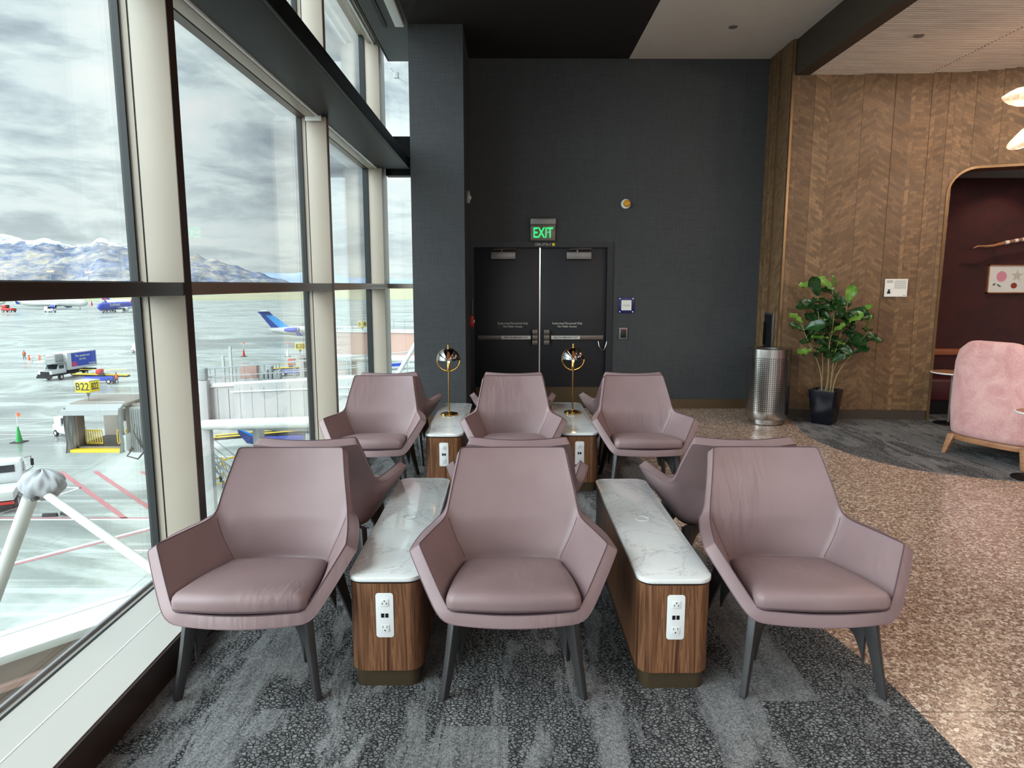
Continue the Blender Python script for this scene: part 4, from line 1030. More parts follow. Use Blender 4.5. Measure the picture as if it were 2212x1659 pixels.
for (x, y, z, lb) in ((2.47, 7.98, CEIL, 'small round sprinkler cap on the white ceiling'), (4.01, 7.07, 4.05, 'small round sprinkler cap on the ribbed beige ceiling')):
    t = MB().lathe([(.048, 0.0), (.048, -.006), (.038, -.012), (.01, -.013)], 28, c=(x, y, z)).build('ceiling_cap', M['closer'], smooth=True); tag(t, lb, 'ceiling cap')
# ================================================================ the airfield outside
GZ = -12.85
def ext_mats():
    t = NT('wet_apron_concrete'); co = t.co(); sx = t.n('ShaderNodeSeparateXYZ', None, Vector=co)
    a = t.noise(t.co(scale=(.035, .075, 1), rot=(0, 0, .25)), 1.0, 7, .62, .8); b = t.noise(t.co(scale=(.006, .012, 1)), 1.0, 4, .5, .5)
    f = t.math('ADD', t.math('MULTIPLY', a, .6), t.math('MULTIPLY', b, .4))
    tr = t.noise(t.co(scale=(.03, 1.2, 1), rot=(0, 0, .55)), 1.0, 3, .5, .3)
    base = t.ramp(f, [(.38, srgb(108, 114, 110)), (.46, srgb(140, 146, 140)), (.50, srgb(176, 182, 178)), (.54, srgb(150, 155, 149)), (.62, srgb(126, 132, 126))])
    base = t.mix(t.ramp(tr, [(.56, G1(0)), (.66, G1(.35))]), base, srgb(206, 214, 212))
    jx = t.math('LESS_THAN', t.math('ABSOLUTE', t.math('SUBTRACT', t.math('FRACT', t.math('DIVIDE', t.math('ADD', sx.outputs[0], 5000.0), 7.6)), .5)), .006)
    jy = t.math('LESS_THAN', t.math('ABSOLUTE', t.math('SUBTRACT', t.math('FRACT', t.math('DIVIDE', t.math('ADD', sx.outputs[1], 5000.0), 7.6)), .5)), .006)
    base = t.mix(t.math('MULTIPLY', t.math('MAXIMUM', jx, jy), .45), base, srgb(120, 126, 122))
    # grass and runway strips beyond the apron
    far = t.n('ShaderNodeMapRange', None, i0=t.math('ADD', sx.outputs[1], t.math('MULTIPLY', sx.outputs[0], -.35)), i1=720.0, i2=735.0).outputs[0]
    st = t.noise(t.co(scale=(.0002, .0042, 1)), 1.0, 3, .6)
    gr = t.ramp(st, [(.40, srgb(176, 166, 124)), (.48, srgb(156, 158, 124)), (.53, srgb(160, 158, 144)), (.62, srgb(172, 160, 136))])
    col = t.mix(far, base, gr)
    rg = t.ramp(a, [(.42, G1(.18)), (.56, G1(.42))])
    t.set(Base_Color=col, Roughness=t.math('MAXIMUM', rg, far)); t.b.inputs['Specular IOR Level'].default_value = .45; M['apron'] = t.m
    t = NT('mountain_slopes'); co = t.co(); g = t.n('ShaderNodeNewGeometry'); z = t.n('ShaderNodeSeparateXYZ', None, Vector=g.outputs['Position']).outputs[2]
    n = t.noise(t.co(scale=(.009, .005, .016)), 1.0, 8, .72, .6); n2 = t.noise(t.co(scale=(.0016, .0016, .003)), 1.0, 5, .6)
    zn = t.math('ADD', z, t.math('ADD', t.math('MULTIPLY', n, 620.0), t.math('MULTIPLY', n2, 330.0)))
    snow = t.ramp(t.n('ShaderNodeMapRange', None, i0=zn, i1=900.0, i2=1120.0).outputs[0], [(.25, G1(0)), (.5, G1(.7)), (1, G1(1))])
    hazed_rock = t.ramp(t.math('ADD', t.math('MULTIPLY', n, .6), t.math('MULTIPLY', n2, .4)), [(.40, srgb(92, 104, 130)), (.48, srgb(126, 132, 150)), (.54, srgb(158, 154, 152)), (.62, srgb(190, 180, 160))])  # blue-lavender aerial haze is put into the slope colours
    nz = t.n('ShaderNodeSeparateXYZ', None, Vector=g.outputs['Normal']).outputs[2]
    snow = t.math('MULTIPLY', snow, t.ramp(nz, [(.55, G1(.15)), (.85, G1(1))]))
    hazed_rock = t.mix(t.ramp(nz, [(.5, G1(.45)), (.9, G1(0))]), hazed_rock, srgb(92, 106, 140))
    t.set(Base_Color=t.mix(snow, hazed_rock, srgb(226, 232, 240)), Roughness=1.0); t.b.inputs['Specular IOR Level'].default_value = 0; M['mount'] = t.m
    t = NT('hazed_hills'); n = t.noise(t.co(scale=(.001, .001, .002)), 1.0, 6, .6)
    t.set(Base_Color=t.ramp(n, [(.35, srgb(128, 152, 182)), (.65, srgb(156, 176, 200))]), Roughness=1.0); M['hills'] = t.m  # the blue is distance haze put into the hills' base colour
    P_ = lambda k, c, r=.5, m_=0.0: M.__setitem__(k, plain(k, c, r, m_, var=.04))
    P_('bridgegrey', (162, 160, 158)); P_('bridgewhite', (192, 192, 188)); P_('bellows', (150, 154, 154), .8); P_('truckwhite', (200, 202, 204), .3); P_('tyre', (28, 28, 30), .8)
    P_('truckblue', (36, 66, 176), .35); P_('orange', (240, 92, 48), .6); P_('swblue', (40, 62, 176), .3); P_('swred', (206, 48, 52), .4); P_('swyellow', (240, 176, 50), .4)
    P_('crjnavy', (22, 52, 140), .3); P_('crjblue', (66, 150, 216), .3); P_('windowdark', (30, 36, 44), .15); P_('conegreen', (30, 150, 70), .5); P_('railgrey', (150, 154, 156), .5)
    P_('cabgrey', (128, 120, 112)); P_('linewhite', (232, 234, 232), .6); P_('linered', (176, 112, 116), .6); P_('lineyellow', (220, 184, 120), .6); P_('terra', (176, 142, 130), .7); P_('coverfabric', (158, 160, 164), .85)
    P_('skyblue', (36, 132, 226), .3); P_('copingwhite', (200, 206, 202), .5); P_('wallbrown', (128, 112, 98), .8); P_('hose', (60, 58, 56), .6); P_('limehose', (196, 214, 60), .5); P_('jeans', (44, 50, 58), .9); P_('skin', (190, 140, 116), .6)
ext_mats()
m = MB(); m.add([(-30000, -3000, GZ), (9000, -3000, GZ), (9000, 40000, GZ), (-30000, 40000, GZ)], [(0, 1, 2, 3)])
m.build('ground', M['apron'], kind=ST)
g = thing('apron_markings', 'white and red stand lines painted on the wet apron below the window', 'ground markings', (0, 0, GZ + .01))
def line(pts, w, mat, name='painted_line', z=0.0):
    m = MB()
    for (x0, y0), (x1, y1) in zip(pts[:-1], pts[1:]):
        d = Vector((x1 - x0, y1 - y0)).normalized(); n_ = Vector((-d.y, d.x)) * w / 2; e = d * w * .3
        m.add([(x0 - e.x + n_.x, y0 - e.y + n_.y, z), (x0 - e.x - n_.x, y0 - e.y - n_.y, z), (x1 + e.x - n_.x, y1 + e.y - n_.y, z), (x1 + e.x + n_.x, y1 + e.y + n_.y, z)], [(0, 1, 2, 3)])
    m.build(name, mat, g)
line([(-48, 41.3), (-8, 41.1)], .22, M['linewhite']); line([(-48, 41.62), (-8, 41.42)], .16, M['linered'])
line([(-40, 34.05), (-26.4, 34.0), (-21.1, 40.2)], .25, M['linewhite']); line([(-26.1, 33.85), (-20.8, 40.0)], .2, M['linered'])
line([(-32.8, 41.3), (-30.8, 47.9), (-35.5, 48.6)], .2, M['linewhite']); line([(-21.5, 36.2), (-18, 36.1)], .15, M['linewhite'])
for a, b in (((-34.9, 52.2), (-24.0, 41.4)), ((-32.3, 52.3), (-21.0, 40.9)), ((-30.9, 45.3), (-26.9, 41.45)), ((-31.9, 43.2), (-30.3, 41.45)), ((-28.6, 52.2), (-18, 41.9))): line([a, b], .35, M['linered'])
line([(-27.5, 57.2), (-21.5, 56.9)], .2, M['linewhite']); line([(-60, 66), (-38, 65.6)], .15, M['linewhite'])
line([(-31.9, 36.8), (-30.2, 38.5)], .45, M['lineyellow']); line([(-80, 122), (-38, 105)], .22, M['bridgewhite']); line([(-110, 120), (-66, 137)], .25, M['bridgewhite'])
line([(-60, 62), (-20, 100)], .22, M['bridgewhite']); line([(-60, 58), (-30, 72)], .2, M['bridgewhite'])

# mountains: real relief 8 - 12 km away
from mathutils import noise as mn
def ridge(name, cat, label, prof, y0, depth, mat, seed, rough, nx=150, ny=34, foot=0.0, xpad=1.0):
    xs0, xs1 = prof[0][0], prof[-1][0]; vs = []; fs = []
    def H(x):
        for (a, b), (c, d) in zip(prof[:-1], prof[1:]):
            if x <= c: q = (x - a) / (c - a); q = q * q * (3 - 2 * q); return b + (d - b) * q
        return prof[-1][1]
    for j in range(ny + 1):
        v = j / ny
        for i in range(nx + 1):
            u = i / nx; x = xs0 + (xs1 - xs0) * u; y = y0 - depth + depth * 1.35 * v
            x2 = x * (y / y0)
            e = v / .74 if v < .74 else 1 - (v - .74) / .26 * .8
            n = mn.fractal(Vector((x2 / 1500 + seed, y / 1500, seed)), 1.0, 2.0, 7)
            rd = 1 - abs(mn.fractal(Vector((x2 / 620 + seed, y / 1300, 3.1)), 1.0, 2.1, 5))
            h = H(x) * (e ** 1.35) * (1 + rough * .30 * n) - rough * 260 * (1 - rd) * min(1, e * 2) * (1 - .55 * e)
            edge_ = min(1, min(u, 1 - u) * 12) if foot else 1
            vs.append((x2, y, GZ - 6 + max(0, h) * edge_))
    for j in range(ny):
        for i in range(nx): a = j * (nx + 1) + i; fs.append((a, a + 1, a + nx + 2, a + nx + 1))
    m = MB(); m.add(vs, fs); o = m.build(name, mat, smooth=True, ang=180); return tag(o, label, cat)
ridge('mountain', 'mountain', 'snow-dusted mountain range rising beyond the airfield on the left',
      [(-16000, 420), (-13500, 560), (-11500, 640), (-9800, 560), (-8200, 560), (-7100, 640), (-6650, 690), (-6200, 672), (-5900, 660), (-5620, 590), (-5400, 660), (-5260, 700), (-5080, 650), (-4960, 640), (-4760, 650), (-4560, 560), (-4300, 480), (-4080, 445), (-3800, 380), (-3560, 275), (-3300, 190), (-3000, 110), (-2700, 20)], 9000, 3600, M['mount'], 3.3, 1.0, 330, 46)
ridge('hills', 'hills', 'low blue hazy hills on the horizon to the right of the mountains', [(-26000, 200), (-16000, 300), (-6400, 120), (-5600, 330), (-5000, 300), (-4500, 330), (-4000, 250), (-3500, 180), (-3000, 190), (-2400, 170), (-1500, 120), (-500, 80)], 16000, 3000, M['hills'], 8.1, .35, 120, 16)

# ---- generic vehicle pieces
def wheel(par, x, y, r, w, name='wheel'):
    o = MB().lathe([(r * .45, -w / 2), (r * .92, -w / 2), (r, -w / 2 + .04), (r, w / 2 - .04), (r * .92, w / 2), (r * .45, w / 2)], 22, M['tyre'], (x, y, r), 'x')
    o.lathe([(r * .46, -w / 2 - .004), (r * .5, -w / 2 - .004), (r * .5, w / 2 + .004), (r * .46, w / 2 + .004)], 16, M['truckwhite'], (x, y, r), 'x')
    return o.build(name, None, par, smooth=True, ang=40)
# catering truck, front towards -y
t = thing('catering_truck', 'white high-lift catering truck with blue advert on its box, on the apron', 'truck', (-69.7, 105.0, GZ), radians(-8))
MB().box(-1.25, 1.25, -2.0, 7.2, .75, 1.0).build('chassis', M['tyre'], t)
bx_ = MB().box(-1.3, 1.3, 1.2, 7.4, 1.35, 4.0).build('cargo_box', M['truckwhite'], t, bevel=.04)
MB().box(1.30, 1.32, 2.0, 7.2, 1.75, 3.85).build('advert_panel', M['truckblue'], bx_)
R_ = dict(right=(0, 1, 0), up=(0, 0, 1))
text_obj('lettering', 'The snacks are\non me.', .52, (1.335, 4.3, 3.1), M['truckwhite'], bx_, extrude=.004, bold=.012, **R_)
text_obj('lettering', 'Southwest', .34, (1.335, 6.3, 2.0), M['truckwhite'], bx_, extrude=.004, bold=.012, **R_)
m = MB(); m.add([(1.332, 2.05, 1.8), (1.332, 3.2, 1.8), (1.332, 2.9, 2.4), (1.332, 2.3, 2.6), (1.332, 2.05, 2.5)], [(0, 1, 2, 3, 4)]); m.build('pink_logo', plain('pink_logo', (196, 50, 110), .4), bx_)
cb = MB(); cb.loft([[(-1.15, -1.9, .7), (1.15, -1.9, .7), (1.15, 1.0, .7), (-1.15, 1.0, .7)], [(-1.15, -1.9, 1.55), (1.15, -1.9, 1.55), (1.15, 1.0, 1.55), (-1.15, 1.0, 1.55)], [(-1.12, -.75, 1.7), (1.12, -.75, 1.7), (1.12, 1.0, 1.7), (-1.12, 1.0, 1.7)], [(-1.0, -.25, 2.45), (1.0, -.25, 2.45), (1.0, 1.0, 2.45), (-1.0, 1.0, 2.45)]])
cb = cb.build('cab', M['truckwhite'], t, bevel=.05)
MB().loft([[(-1.0, -.78, 1.72), (1.0, -.78, 1.72), (1.0, -.70, 1.72), (-1.0, -.70, 1.72)], [(-.9, -.33, 2.36), (.9, -.33, 2.36), (.9, -.25, 2.36), (-.9, -.25, 2.36)]]).build('windscreen', M['windowdark'], cb)
MB().box(1.1, 1.13, -.35, .6, 1.72, 2.3).build('side_window', M['windowdark'], cb)
MB().box(-.75, .75, -1.95, -1.9, .9, 1.45).build('grille', M['tyre'], cb); MB().box(-1.25, 1.25, -2.2, -1.95, .45, .75).build('bumper', M['tyre'], t)
MB().box(-1.2, 1.2, -2.9, 1.0, 2.55, 2.66).build('loading_platform', M['railgrey'], t)
m = MB()
for x in (-1.15, 1.15): m.tube([(x, -2.8, 2.66), (x, -2.8, 3.7), (x, .9, 3.7), (x, .9, 2.66)], .04, 6); m.tube([(x, -2.8, 3.2), (x, .9, 3.2)], .03, 6)
m.build('platform_railing', M['railgrey'], t)
MB().box(-1.0, .6, -.4, 1.2, 2.66, 3.9).build('bulkhead', M['bridgegrey'], t, bevel=.03)
for x in (-1.05, 1.05):
    wheel(t, x, -.1, .48, .32); wheel(t, x, 4.9, .48, .42)

def worker(loc, h, rz, lb, vest):
    t = thing('person', lb, 'person', loc, rz); s = h / 1.8
    pts = [(0, 0, .92), (0, 0, 1.12), (0, 0, 1.42), (0, 0, 1.53), (0, 0, 1.64), (0, 0, 1.76), (-.11, 0, .88), (-.14, .02, .48), (-.16, 0, .08), (-.16, -.12, .04), (.11, 0, .88), (.16, -.08, .50), (.20, .06, .10), (.20, -.07, .04), (-.20, 0, 1.40), (-.27, .02, 1.14), (-.26, -.10, .92), (-.26, -.14, .82), (.20, 0, 1.40), (.29, -.02, 1.14), (.30, -.16, .96), (.30, -.22, .88)]
    ed = [(0, 1), (1, 2), (2, 3), (3, 4), (4, 5), (0, 6), (6, 7), (7, 8), (8, 9), (0, 10), (10, 11), (11, 12), (12, 13), (2, 14), (14, 15), (15, 16), (16, 17), (2, 18), (18, 19), (19, 20), (20, 21)]
    rad = [.15, .15, .17, .06, .09, .08, .10, .075, .055, .05, .10, .075, .055, .05, .07, .05, .04, .04, .07, .05, .04, .04]
    me = bpy.data.meshes.new('body'); me.from_pydata([tuple(c * s for c in p) for p in pts], ed, []); o = bpy.data.objects.new('body', me); COL.objects.link(o)
    o.modifiers.new('skin', 'SKIN'); sd = me.skin_vertices[0].data
    for i, r in enumerate(rad): sd[i].radius = (r * s, r * s * .8)
    sd[0].use_root = True
    md = o.modifiers.new('s', 'SUBSURF'); md.levels = 2; bake(o); o.data.materials.append(M['jeans']); o.parent = t
    MB().lathe([(.165 * s, .93 * s), (.185 * s, 1.1 * s), (.205 * s, 1.36 * s), (.15 * s, 1.48 * s), (.08 * s, 1.52 * s)], 16).build('vest', vest, t, smooth=True)
    MB().lathe([(.05 * s, 1.50 * s), (.085 * s, 1.56 * s), (.10 * s, 1.64 * s), (.09 * s, 1.73 * s), (.03 * s, 1.78 * s)], 14).build('head', M['skin'], t, smooth=True)
    MB().lathe([(.105 * s, 1.68 * s), (.10 * s, 1.76 * s), (.04 * s, 1.82 * s)], 14).build('cap', M['tyre'], t, smooth=True)
worker((-57.13, 99.4, GZ), 1.8, 1.0, 'person in orange vest walking behind the blue belt loader', M['orange'])
worker((-94.1, 133.3, GZ), 1.8, .3, 'person in orange vest standing by low barricades on the far apron', M['orange'])
t = thing('barricade', 'orange and white barricade beside the standing person', 'barricade', (-91.3, 132.0, GZ))
for x in (-1.0, 1.0):
    MB().box(x - .14, x + .14, -.1, .1, 0, 1.05).build('post', M['orange'], t, bevel=.02)
MB().box(-1.0, 1.0, -.04, .04, .6, .75).build('bar', M['linewhite'], t)

def belt_loader(loc, rz, lb, body, belt=M['yellow'], L_=7.6, up=.18, grp='belt loaders'):
    t = thing('belt_loader', lb, 'belt loader', loc, rz, grp)
    MB().box(-.95, .95, -1.9, 2.2, .45, 1.1).build('body', body, t, bevel=.06)
    MB().loft([[(-.45, -L_ / 2, .9), (.45, -L_ / 2, .9), (.45, -L_ / 2, 1.12), (-.45, -L_ / 2, 1.12)], [(-.45, L_ / 2, .9 + L_ * up), (.45, L_ / 2, .9 + L_ * up), (.45, L_ / 2, 1.12 + L_ * up), (-.45, L_ / 2, 1.12 + L_ * up)]]).build('conveyor', M['tyre'], t)
    m = MB()
    for x in (-.5, .5): m.tube([(x, -L_ / 2, 1.18), (x, L_ / 2, 1.18 + L_ * up)], .06, 6)
    m.build('side_rail', belt, t)
    m = MB(); m.tube([(.55, -L_ / 2 + .6, 1.3), (.55, -L_ / 2 + .6, 1.9), (.55, L_ / 2 - .6, 1.75 + L_ * up), (.55, L_ / 2 - .6, 1.2 + L_ * up)], .035, 6); m.build('handrail', belt, t)
    MB().box(-.9, -.4, -.7, .1, 1.1, 1.5).build('seat', M['tyre'], t, bevel=.05)
    for x in (-.85, .85):
        for y in (-1.3, 1.5): wheel(t, x, y, .36, .26)
    return t
o = belt_loader((-60.2, 101.0, GZ), radians(97), 'blue and yellow belt loader beside the catering truck', M['truckblue'], up=.04, grp=None)
MB().box(-.5, .5, -.2, .6, 1.3, 2.1).build('red_canopy', M['red'], o, bevel=.1)
for (x, y), lb in (((-20.6, 60.5), 'blue belt loader with yellow rails under the jet bridge, the nearer of two'), ((-20.0, 66.8), 'blue belt loader with yellow rails under the jet bridge, the farther of two')):
    belt_loader((x, y, GZ), radians(-80), lb, plain('loader_violet_blue', (74, 84, 170), .4), L_=11, up=.05)
o = belt_loader((-34.6, 109.5, GZ), radians(-84), 'small blue belt loader with raised red canopy beyond the bridge railing', M['truckblue'], L_=6.5, up=.05, grp=None)
MB().box(-.5, .5, -.6, .5, 1.7, 2.7).build('red_canopy', M['red'], o, bevel=.1)

def tug(loc, rz, lb, mat, cat='tug', s=1.0):
    t = thing('baggage_tug', lb, cat, loc, rz); t.scale = (s, s, s)
    MB().loft([[(-.8, -1.5, .4), (.8, -1.5, .4), (.8, 1.5, .4), (-.8, 1.5, .4)], [(-.8, -1.5, 1.0), (.8, -1.5, 1.0), (.8, 1.5, 1.15), (-.8, 1.5, 1.15)]]).build('body', mat, t, bevel=.08)
    MB().box(-.7, .7, .2, 1.4, 1.1, 1.9).build('cab', mat, t, bevel=.1); MB().box(-.6, .6, .14, .2, 1.25, 1.8).build('windscreen', M['windowdark'], t)
    for x in (-.75, .75):
        for y in (-1, 1): wheel(t, x, y, .33, .2)
    return t
tug((-79, 147, GZ), radians(70), 'small white tug parked far out on the open apron', M['truckwhite'])
tug((-239, 361, GZ), radians(80), 'white pickup driving left of the blue airliner', M['truckwhite'], 'pickup', 1.7)
tug((-264, 366, GZ), radians(90), 'red ground vehicle beside the white airliner at the far left edge', M['red'], 'ground vehicle', 2.0)
tug((-215, 372, GZ), radians(90), 'dark ground vehicle between the white and the blue airliner', M['tyre'], 'ground vehicle', 1.6)
tug((-42.3, 65.1, GZ), radians(60), 'white service cart with red tank behind the jet bridge cab', M['truckwhite'], 'service cart')
t = thing('baggage_cart', 'blue canopy baggage cart at the foot of the far terracotta bridge', 'cart', (-19.3, 117.5, GZ), .2)
MB().box(-1.5, 1.5, -.8, .8, .6, 2.2).build('canopy', M['truckblue'], t, bevel=.05)
for x in (-1, 1):
    for y in (-.7, .7): wheel(t, x, y, .3, .18)

# flatbed truck in the lower left corner
t = thing('flatbed_truck', 'white cab-over flatbed truck at the lower left of the apron', 'truck', (-33.9, 44.6, GZ), radians(28))
MB().loft([[(-1.0, 1.5, .7), (1.0, 1.5, .7), (1.0, 3.3, .7), (-1.0, 3.3, .7)], [(-1.0, 1.5, 2.3), (1.0, 1.5, 2.3), (1.0, 3.25, 1.6), (-1.0, 3.25, 1.6)], [(-.92, 1.6, 2.5), (.92, 1.6, 2.5), (.92, 2.8, 2.45), (-.92, 2.8, 2.45)]]).build('cab', M['truckwhite'], t, bevel=.08)
MB().box(-.02, 1.02, 1.95, 2.6, 1.55, 2.15).build('side_window', M['windowdark'], t); MB().box(-.6, .6, 1.47, 1.5, 1.7, 2.2).build('rear_window', M['windowdark'], t)
m = MB(); m.box(-1.05, 1.05, -2.9, 1.4, .85, .95); m.box(-1.05, -1.0, -2.9, 1.4, .95, 1.4); m.box(1.0, 1.05, -2.9, 1.4, .95, 1.4); m.box(-1.05, 1.05, -2.9, -2.85, .95, 1.4); m.build('bed', M['copingwhite'], t, bevel=.02)
MB().box(-.9, .9, -2.8, 3.0, .5, .84).build('chassis', M['tyre'], t); MB().box(-1.05, 1.05, -3.0, -2.9, .62, .78).build('rear_bumper', M['red'], t)
m = MB(); m.tube([(1.0, 3.0, 2.3), (1.35, 3.2, 2.35), (1.4, 3.25, 1.5), (1.0, 3.1, 1.3)], .025, 6); m.build('mirror_arm', M['tyre'], t); MB().box(1.3, 1.5, 3.2, 3.28, 1.65, 2.15).build('mirror', M['tyre'], t, bevel=.03)
for x in (-.9, .9): wheel(t, x, -1.6, .42, .36); wheel(t, x, 2.3, .42, .3)
for k, (x, y, a, lb) in enumerate(((-28.95, 41.85, .1, 'black wheel chock on the stand line, left of the pair'), (-28.05, 42.05, -.35, 'black wheel chock on the stand line, right of the pair'))):
    tag(MB().loft([[(-.45, -.13, 0), (.45, -.13, 0), (.45, .13, 0), (-.45, .13, 0)], [(-.43, -.06, .2), (.43, -.06, .2), (.43, .06, .2), (-.43, .06, .2)]]).build('wheel_chock', M['tyre'], bevel=.02), lb, 'chock').location = (x, y, GZ)
    bpy.data.objects['wheel_chock' if k == 0 else 'wheel_chock.001'].rotation_euler = (0, 0, a)
def cone(x, y, lb, mat, cat='cone', flag=True, s=1.0, grp=None):
    t = thing('traffic_cone', lb, cat, (x, y, GZ), 0, grp)
    MB().box(-.4 * s, .4 * s, -.4 * s, .4 * s, 0, .06).build('base', M['tyre'], t, bevel=.02)
    MB().lathe([(.22 * s, .06), (.05 * s, 1.1 * s)], 14).build('body', mat, t, smooth=True)
    if flag:
        MB().cyl((0, 0, 1.0 * s), (0, 0, 2.0 * s), .02).build('pole', M['linewhite'], t); MB().box(0, .25 * s, -.01, .01, 1.8 * s, 2.05 * s).build('flag', M['orange'], t)
cone(-45.4, 62.5, 'green safety cone with flag pole on the apron left of the jet bridge', M['conegreen'], s=1.35)
for x, lb in ((-53.7, 'red marker cone, leftmost of the row beyond the bridge railing'), (-44.8, 'white marker post, middle of the row beyond the bridge railing'), (-36.3, 'white marker post, rightmost of the row beyond the bridge railing')):
    cone(x, 139.1, lb, M['red'] if x < -50 else M['linewhite'], s=1.4, grp='marker cones beyond the bridge')
t = thing('equipment_cart', 'yellow ground equipment frame on wheels, seen left of the front chair back', 'cart', (-21.6, 48.0, GZ), .5)
m = MB()
for x in (-1.1, 1.1):
    for y in (-.7, .7): m.tube([(x, y, .4), (x, y, 1.9)], .05, 6)
m.tube([(-1.1, -.7, 1.9), (1.1, -.7, 1.9), (1.1, .7, 1.9), (-1.1, .7, 1.9)], .05, 6, closed=True); m.tube([(-1.1, -.7, .4), (1.1, -.7, .4), (1.1, .7, .4), (-1.1, .7, .4)], .06, 6, closed=True); m.tube([(-1.1, -.7, .4), (1.1, -.7, 1.9)], .04, 6)
m.tube([(1.1, 0, 1.9), (3.2, 0, 2.3)], .08, 6)
m.build('frame', M['yellow'], t); MB().box(-.8, .5, -.5, .5, .5, 1.2).build('engine', M['nickel'], t, bevel=.05)
for x in (-.9, .9):
    for y in (-.7, .7): wheel(t, x, y, .28, .18)

# ---- aircraft
def wing(m, root, tip, cr, ct, th, mat, up=(0, 0, 1)):
    """root, tip: leading edge points; chord runs along +y (aft)"""
    U = Vector(up); rings = []
    for p, c in ((root, cr), (tip, ct)):
        p = Vector(p); rings.append([p + Vector((0, 0, 0)), p + Vector((0, c * .3, 0)) + U * th * c, p + Vector((0, c, 0)), p + Vector((0, c * .3, 0)) - U * th * c * .5])
    m.loft(rings, mat)
def airliner(name, lb, loc, rz, L_, R, body, tail, eng, tee=False, cat='aircraft', title=None, titlemat=None, nose=None):
    """nose at y=0 pointing -y"""
    t = thing(name, lb, cat, loc, rz); zc = R * (1.75 if not tee else 1.6)
    pr = [(0.02, 0), (.32, .25), (.58, .9), (.80, 2.0), (.94, 3.4), (1, 5.2), (1, L_ * .68), (.9, L_ * .78), (.68, L_ * .88), (.36, L_ * .97), (.08, L_)]
    rings = []
    for q, h in pr:
        dz = R * (1 - q) * (.35 if h > L_ / 2 else -.22)
        rings.append([(R * q * cos(2 * pi * k / 30), h, zc + dz + R * q * sin(2 * pi * k / 30)) for k in range(30)])
    f = MB().loft(rings).build('fuselage', body, t, smooth=True, ang=180)
    m = MB()
    for k in range(int(L_ * .55 / 1.0)):
        y = 5.5 + k * 1.0
        for s in (-1, 1): m.box(s * R * .985 - .03, s * R * .985 + .03, y, y + .28, zc + .25 * R, zc + .25 * R + .36)
    m.build('cabin_windows', M['windowdark'], f)
    MB().loft([[(-R * .5, 1.5, zc + R * .30), (R * .5, 1.5, zc + R * .30), (R * .5, 1.8, zc + R * .2), (-R * .5, 1.8, zc + R * .2)], [(-R * .35, 2.3, zc + R * .66), (R * .35, 2.3, zc + R * .66), (R * .3, 2.8, zc + R * .5), (-R * .3, 2.8, zc + R * .5)]]).build('cockpit_window', M['windowdark'], f)
    span = L_ * .45
    for s in (-1, 1):
        m = MB(); wing(m, (s * R * .6, L_ * .36, zc - R * .55), (s * span, L_ * .36 + span * .52, zc - R * .1), L_ * .17, L_ * .045, .06, M['bridgewhite'])
        w = m.build('wing', None, t, smooth=True, ang=40)
        m = MB(); m.loft([[(s * span, L_ * .36 + span * .52, zc - R * .1), (s * span, L_ * .36 + span * .52 + L_ * .045, zc - R * .1), (s * (span + .15), L_ * .36 + span * .52 + L_ * .045, zc - R * .1), (s * (span + .15), L_ * .36 + span * .52, zc - R * .1)],
                          [(s * (span + .7), L_ * .36 + span * .52 + L_ * .045, zc + R * 1.1), (s * (span + .7), L_ * .36 + span * .52 + L_ * .06, zc + R * 1.1), (s * (span + .8), L_ * .36 + span * .52 + L_ * .06, zc + R * 1.1), (s * (span + .8), L_ * .36 + span * .52 + L_ * .045, zc + R * 1.1)]])
        m.build('winglet', tail[0], w)
        if tee: c = (s * (R + 1.0), L_ * .74, zc + R * .35); er = .62; el = 3.8
        else: c = (s * span * .36, L_ * .33, zc - R * .95); er = 1.05; el = 4.0
        e = MB().lathe([(er * .72, .35), (er * .88, .02), (er, .25), (er * 1.04, el * .35), (er * .9, el * .75), (er * .5, el), (er * .3, el * .98)], 22, c=c, axis='y').build('engine', eng, t, smooth=True)
        MB().lathe([(.05, .3), (er * .82, .34), (er * .82, .40)], 20, c=c, axis='y').build('intake', M['windowdark'], e, smooth=True)
        MB().lathe([(er * .86, -.0), (er * .93, -.02), (er * 1.0, .12), (er * 1.01, .24)], 22, c=c, axis='y', cap=False).build('intake_lip', M['steel'], e, smooth=True)
        wheel(t, s * R * 1.1, L_ * .5, .55 if not tee else .4, .5)
    wheel(t, 0, L_ * .11, .36, .3)
    MB().cyl((0, L_ * .11, .3), (0, L_ * .11, zc - R * .8), .1).build('nose_gear', M['railgrey'], t)
    fh = R * 3.1 if not tee else R * 3.0
    m = MB(); y0 = L_ * (.80 if not tee else .83)
    def fin(a, b, mat, x=.14): m.loft([[(-x, y0 + a[0], zc + R * .7 + fh * a[1]), (-x, y0 + a[2], zc + R * .7 + fh * a[1]), (x, y0 + a[2], zc + R * .7 + fh * a[1]), (x, y0 + a[0], zc + R * .7 + fh * a[1])], [(-x, y0 + b[0], zc + R * .7 + fh * b[1]), (-x, y0 + b[2], zc + R * .7 + fh * b[1]), (x, y0 + b[2], zc + R * .7 + fh * b[1]), (x, y0 + b[0], zc + R * .7 + fh * b[1])]], mat)
    w = L_ * .15
    if tee:
        fin((0, 0, w), (w * .9, .75, w * 1.5), tail[1]); fin((w * .9, .75, w * 1.5), (w * 1.1, 1.0, w * 1.75), tail[0])
        fin((w * .60, 0, w * 1.02), (w * 1.3, .76, w * 1.54), tail[0], .15)
    else:
        fin((0, 0, w), (w * .95, 1.0, w * 1.5), tail[0]); fin((w * .45, 0, w * .8), (w * 1.1, 1.0, w * 1.35), tail[1], .15)
    fo = m.build('fin', None, t)
